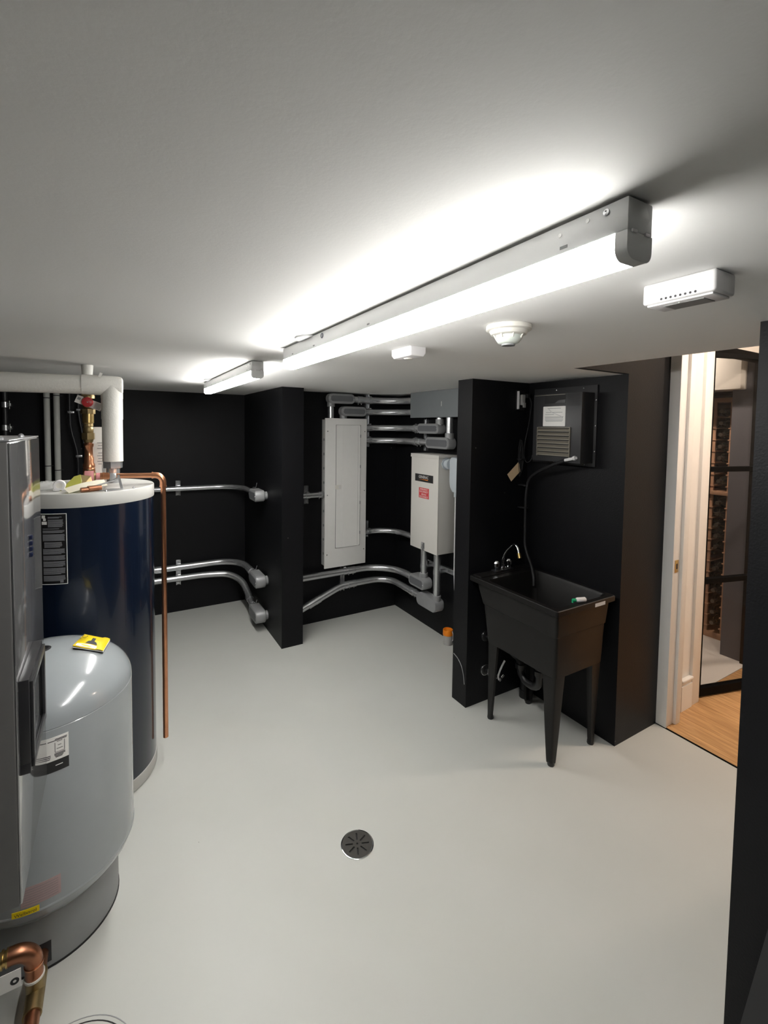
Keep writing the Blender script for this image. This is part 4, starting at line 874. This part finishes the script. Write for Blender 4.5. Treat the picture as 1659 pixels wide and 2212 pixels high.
for i, (xx, zz) in enumerate(((1.938, .405), (1.938, .195))):
    t = thing('supply_valve', ('upper chrome water valve on the wall behind the sink', 'lower chrome water valve on the wall behind the sink')[i], 'valve', (xx, 2.011, zz), 'water valves behind the sink')
    part(t, 'wall_flange', MB().lathe([(0, 0), (.033, 0), (.031, .004), (.016, .008), (0, .008)], (xx, 2.011, zz), 28, (0, -1, 0)), 'blackplastic')
    part(t, 'flange_ring', MB().lathe([(.0315, 0), (.035, 0), (.034, .0035), (.0315, .0035)], (xx, 2.011, zz), 32, (0, -1, 0)), 'chrome')
    part(t, 'stub', MB().cyl((xx, 2.003, zz), (xx, 1.955, zz), .010, n=16), 'blackplastic')
    part(t, 'stop_body', MB().cyl((xx, 1.972, zz - .014), (xx, 1.972, zz + .02), .012, n=16).cyl((xx, 1.962, zz), (xx, 1.935, zz), .007, n=12), 'castgrey')
    part(t, 'valve_handle', MB().sphere((xx, 1.93, zz), .012, 8, (1.3, .45, .8)), 'blackplastic')
    if i == 0: part(t, 'supply_hose', MB().tube([(xx, 1.972, zz + .02), (xx, 1.972, .5), (FX - .048, 1.95, .6), (FX - .048, FY + .005, .80)], .006, 10, .05, 5), 'zinc')
t = thing('drain_cock', 'small chrome tap with a bent pale tube low on the wall under the sink', 'valve', (2.036, 1.985, .13))
part(t, 'wall_flange', MB().lathe([(0, 0), (.02, 0), (.018, .005), (0, .006)], (2.03, 2.011, .132), 20, (0, -1, 0)), 'chrome')
part(t, 'body', MB().cyl((2.03, 2.006, .132), (2.03, 1.965, .132), .009, n=14).cyl((2.02, 1.975, .12), (2.055, 1.972, .15), .008, n=12), 'chrome')
part(t, 'tube', MB().tube([(2.02, 1.975, .128), (2.008, 1.972, .15), (2.02, 1.965, .20), (2.045, 1.955, .25)], .0055, 10, .03, 5), 'plastic')
t = thing('cleaner_bottle', 'small white and green plastic bottle lying on the sink rim', 'bottle', (1.955, 1.415, RZ))
d_ = (-.94, .34, 0); p_ = (1.998, 1.391, RZ + .0125)
part(t, 'body', MB().lathe([(0, 0), (.010, 0), (.0122, .003), (.0122, .042), (.010, .050), (.006, .054), (0, .054)], p_, 20, d_), 'plastic')
part(t, 'cap', MB().lathe([(0, .053), (.0085, .053), (.0085, .068), (.0065, .071), (0, .071)], p_, 16, d_), 'green')
part(t, 'trigger', MB().obox((1.935, 1.414, RZ + .008), (.0035, .004, .008), Matrix.Rotation(.3, 3, 'Y')), 'green')

# cooling unit
t = thing('cooling_unit', 'black louvred cooling unit mounted high on the alcove wall above the sink', 'cooling unit', (2.2, 1.72, 1.47))
part(t, 'flange', MB().box(2.247, 2.257, 1.536, 1.962, 1.467, 1.912, .001), 'unit')
part(t, 'casing', MB().box(2.14, 2.247, 1.550, 1.872, 1.486, 1.870, .003), 'unit')
op = part(t, 'opening', MB().box(2.1388, 2.1402, 1.652, 1.79, 1.815, 1.860), 'unitdark')
part(t, 'opening_baffle', MB().prism([(1.652, 1.8155), (1.72, 1.8155), (1.70, 1.83), (1.652, 1.834)], 2.138, 2.1388, YZ), 'unit', under=op)
vm = MB()
for i in range(11):
    for j in range(12):
        vm.add([(2.1394, 1.563 + i * .0072 + a, 1.798 + j * .0056 + b) for a, b in ((0, 0), (.0036, 0), (.0036, .0028), (0, .0028))], [(0, 1, 2, 3)])
o = part(t, 'vent_mesh', vm, 'unitdark'); o['kind'] = 'stuff'
part(t, 'louver_back', MB().box(2.1388, 2.1402, 1.615, 1.833, 1.517, 1.679), 'unitdark')
lf_ = MB()
for a in ((1.613, 1.6165, 1.515, 1.681), (1.8315, 1.835, 1.515, 1.681)): lf_.box(2.131, 2.1395, a[0], a[1], a[2], a[3])
lf_.box(2.131, 2.1395, 1.6165, 1.8315, 1.678, 1.681)
part(t, 'louver_frame', lf_, 'louver')
for k in range(7):
    zc = 1.528 + k * .0228
    part(t, 'louver', MB().add([(2.1395, 1.6165, zc + .010), (2.1395, 1.8315, zc + .010), (2.128, 1.8315, zc - .004), (2.128, 1.6165, zc - .004), (2.1395, 1.6165, zc + .0075), (2.1395, 1.8315, zc + .0075), (2.128, 1.8315, zc - .0075), (2.128, 1.6165, zc - .0075)],
         [(0, 1, 2, 3), (7, 6, 5, 4), (0, 4, 5, 1), (3, 2, 6, 7), (0, 3, 7, 4), (1, 5, 6, 2)]), 'louver')
pp = part(t, 'notice', MB().prism(rrect(1.650, 1.800, 1.686, 1.798, .004), 2.1385, 2.1395, YZ), 'paper', label='white printed notice')
pn = MB()
for k, (w0, zz) in enumerate(((.045, 1.786), (.055, 1.764), (.03, 1.752), (.062, 1.739), (.06, 1.733), (.062, 1.726), (.06, 1.720), (.055, 1.714))):
    yc = 1.725 if k != 2 else 1.755; pn.box(2.138, 2.1386, yc - w0, yc + w0, zz - .0013, zz + .0013)
part(t, 'notice_print', pn, 'castgrey', under=pp)
part(t, 'white_streak', MB().tube([(2.136, 1.76, 1.782), (2.134, 1.74, 1.765), (2.134, 1.70, 1.75), (2.136, 1.668, 1.738)], .0016, 6), 'plastic', under=pp)  # thin white streak slanting across the notice
for yy, zz in ((1.62, 1.898), (1.80, 1.898), (1.542, 1.83), (1.542, 1.69), (1.542, 1.55), (1.80, 1.476), (1.60, 1.476), (1.95, 1.87)):
    part(t, 'screw', MB().sphere((2.2465, yy, zz), .0048, 6, (.6, 1, 1)), 'zinc')
part(t, 'slot_trim', MB().box(2.1385, 2.1395, 1.655, 1.86, 1.8615, 1.8635), 'louver')
# condensate hose
t = thing('drain_hose', 'black hose with a white fitting hanging from the cooling unit into the sink', 'hose', (2.19, 1.93, .83))
part(t, 'fitting', MB().cyl((2.1325, 1.585, 1.513), (2.125, 1.633, 1.500), .0085, n=14).lathe([(0, 0), (.0125, 0), (.0125, .012), (.009, .016), (0, .016)], (2.134, 1.574, 1.516), 8, (-.15, .95, -.25)), 'plastic', label='white push-on fitting')
part(t, 'elbow', MB().cyl((2.141, 1.572, 1.517), (2.130, 1.578, 1.515), .008, n=12), 'plastic')
part(t, 'hose', MB().tube([(2.126, 1.625, 1.502), (2.15, 1.74, 1.463), (2.185, 1.87, 1.412), (2.193, 1.945, 1.36), (2.19, 1.958, 1.25), (2.19, 1.956, 1.09), (2.188, 1.953, .95), (2.182, 1.925, .895), (2.160, 1.868, .842), (2.142, 1.835, .78), (2.135, 1.828, .74)], .0088, 12, .04, 5), 'rubber')
for zz in (1.18, 1.32): part(t, 'hose_clip', MB().box(2.176, 2.204, 1.948, 2.011, zz - .004, zz + .004, .001), 'rubber')
# wall outlet, cord and tag
t = thing('power_outlet', 'black wall outlet with a pale plug-in adapter near the alcove corner', 'outlet', (2.175, 2.011, 1.79))
part(t, 'cover_plate', MB().box(2.135, 2.212, 2.004, 2.011, 1.785, 1.905, .002), 'blackplastic')
part(t, 'edge_strip', MB().box(2.141, 2.1475, 1.988, 2.004, 1.79, 1.90, .001), 'plastic')
part(t, 'adapter', MB().box(2.165, 2.195, 1.985, 2.004, 1.815, 1.88, .003).box(2.172, 2.195, 1.98, 1.986, 1.80, 1.83, .002), 'jar')
part(t, 'plug', MB().box(2.198, 2.222, 1.97, 2.004, 1.86, 1.885, .004), 'rubber')
t = thing('coiled_cable', 'thin coiled black power cord hanging beside the cooling unit', 'cord', (2.17, 1.99, 1.37))
part(t, 'cord', MB().tube([(2.215, 1.975, 1.87), (2.232, 1.968, 1.83), (2.228, 1.978, 1.72), (2.20, 1.985, 1.58), (2.187, 1.98, 1.50), (2.198, 1.965, 1.455), (2.222, 1.95, 1.475), (2.226, 1.945, 1.52), (2.236, 1.91, 1.53), (2.236, 1.872, 1.53)], .0035, 8, .03, 4), 'rubber')
cl = MB()
for k in range(6):
    cxk = 2.172 + .006 * math.sin(k * 2.1); wk = .013 + .004 * math.sin(k * 1.3); lk = .115 - .008 * k; tk = .10 * math.sin(k * 1.7)
    cl.tube([(cxk + wk * math.cos(a) + tk * lk * .3 * math.sin(a), 1.995 - .004 * k * .8, 1.49 + lk * math.sin(a)) for a in [2 * math.pi * i / 24 for i in range(24)]], .003, 6, closed=True)
part(t, 'coil', cl, 'rubber')
part(t, 'coil_tie', MB().box(2.150, 2.198, 1.966, 2.002, 1.478, 1.486, .001), 'rubber')
Rt = Matrix.Rotation(math.radians(42), 3, 'Y')
single('cord_tag', MB().obox((2.122, 1.988, 1.405), (.058, .0008, .028), Matrix.Rotation(math.radians(-38), 3, 'Y')), 'cardboard', 'tan cardboard tag hanging on the coiled power cord', 'tag')
# cable stapled on the nib wall end
single('stray_cable', MB().tube([(1.7835, 2.125, .285), (1.7835, 2.085, .272), (1.7835, 2.05, .24), (1.7835, 2.03, .19), (1.7835, 2.022, .14)], .0022, 8, .02, 4), 'castgrey', 'thin pale cable running down the end of the short nib wall', 'cable')

# ================================================================== FLOOR DETAILS
DC = (.815, 1.537); t = thing('floor_drain', 'round bronze floor drain grate with eight radiating slots', 'drain', (*DC, 0))
part(t, 'rim', MB().lathe([(.0605, 0.0), (.0655, 0), (.0655, .0035), (.064, .0045), (.0605, .0045)], (*DC, 0), 48), 'chrome')
part(t, 'sump', MB().lathe([(0, .0003), (.0605, .0003), (.0605, .0008), (0, .0008)], (*DC, 0), 48), 'unitdark')
gr = MB(); ns = 8; n = 96
def inslot(r, a):
    k = round((a - .39) / (math.pi / 4)); da = a - .39 - k * math.pi / 4
    return .018 < r < .048 and abs(r * math.sin(da)) < .0031
rs = [.0006, .004, .0175, .0185, .024, .03, .036, .042, .0475, .0485, .054, .0605]
na = 192
for r in rs:
    for k in range(na):
        a = 2 * math.pi * k / na; gr.v.append((DC[0] + r * math.cos(a), DC[1] + r * math.sin(a), .0050)); gr.v.append((DC[0] + r * math.cos(a), DC[1] + r * math.sin(a), .0022))
keep = set()
for i in range(len(rs) - 1):
    for k in range(na):
        if not inslot((rs[i] + rs[i + 1]) / 2, 2 * math.pi * (k + .5) / na) and i > 0: keep.add((i, k))
vi = lambda i, k, b: 2 * (i * na + k % na) + b
for i, k in keep:
    gr.f += [(vi(i, k, 0), vi(i + 1, k, 0), vi(i + 1, k + 1, 0), vi(i, k + 1, 0)), (vi(i, k, 1), vi(i, k + 1, 1), vi(i + 1, k + 1, 1), vi(i + 1, k, 1))]
    for (di, dk, e) in ((0, 1, ((1, 1), (0, 1))), (0, -1, ((0, 0), (1, 0))), (1, 0, ((1, 0), (1, 1))), (-1, 0, ((0, 1), (0, 0)))):
        if (i + di, (k + dk) % na) not in keep:
            (a1, b1), (a2, b2) = e; gr.f.append((vi(i + a1, k + b1, 0), vi(i + a2, k + b2, 0), vi(i + a2, k + b2, 1), vi(i + a1, k + b1, 1)))
part(t, 'grate', gr, 'grate', sharp=25)
t = thing('cleanout_cover', 'round painted floor cover with a dark rim near the pressure tank', 'floor cover', (-.135, 1.285, 0))
part(t, 'plate', MB().lathe([(0, 0), (.1495, 0), (.1495, .0008), (0, .0008)], (-.135, 1.285, 0), 64), 'floor')
part(t, 'rim', MB().lathe([(.1625, 0), (.1645, 0), (.1645, .0010), (.1625, .0010)], (-.135, 1.285, 0), 64), 'castgrey')
part(t, 'gap', MB().lathe([(.150, 0), (.153, 0), (.153, .0008), (.150, .0008)], (-.135, 1.285, 0), 64), 'unitdark')
# dark board leaning on the near wall
bl = MB(); lo = []
for y_a, y_b, xx, zz in ((.30, .495, 1.385, 0.0), (.28, .425, 1.442, .55)):
    lo.append([(xx, y_a, zz), (xx, y_b, zz), (xx + .014, y_b, zz + .002), (xx + .014, y_a, zz + .002)])
single('leaning_board', bl.loft(lo), 'bezel', 'narrow dark board leaning against the black wall by the doorway', 'board')
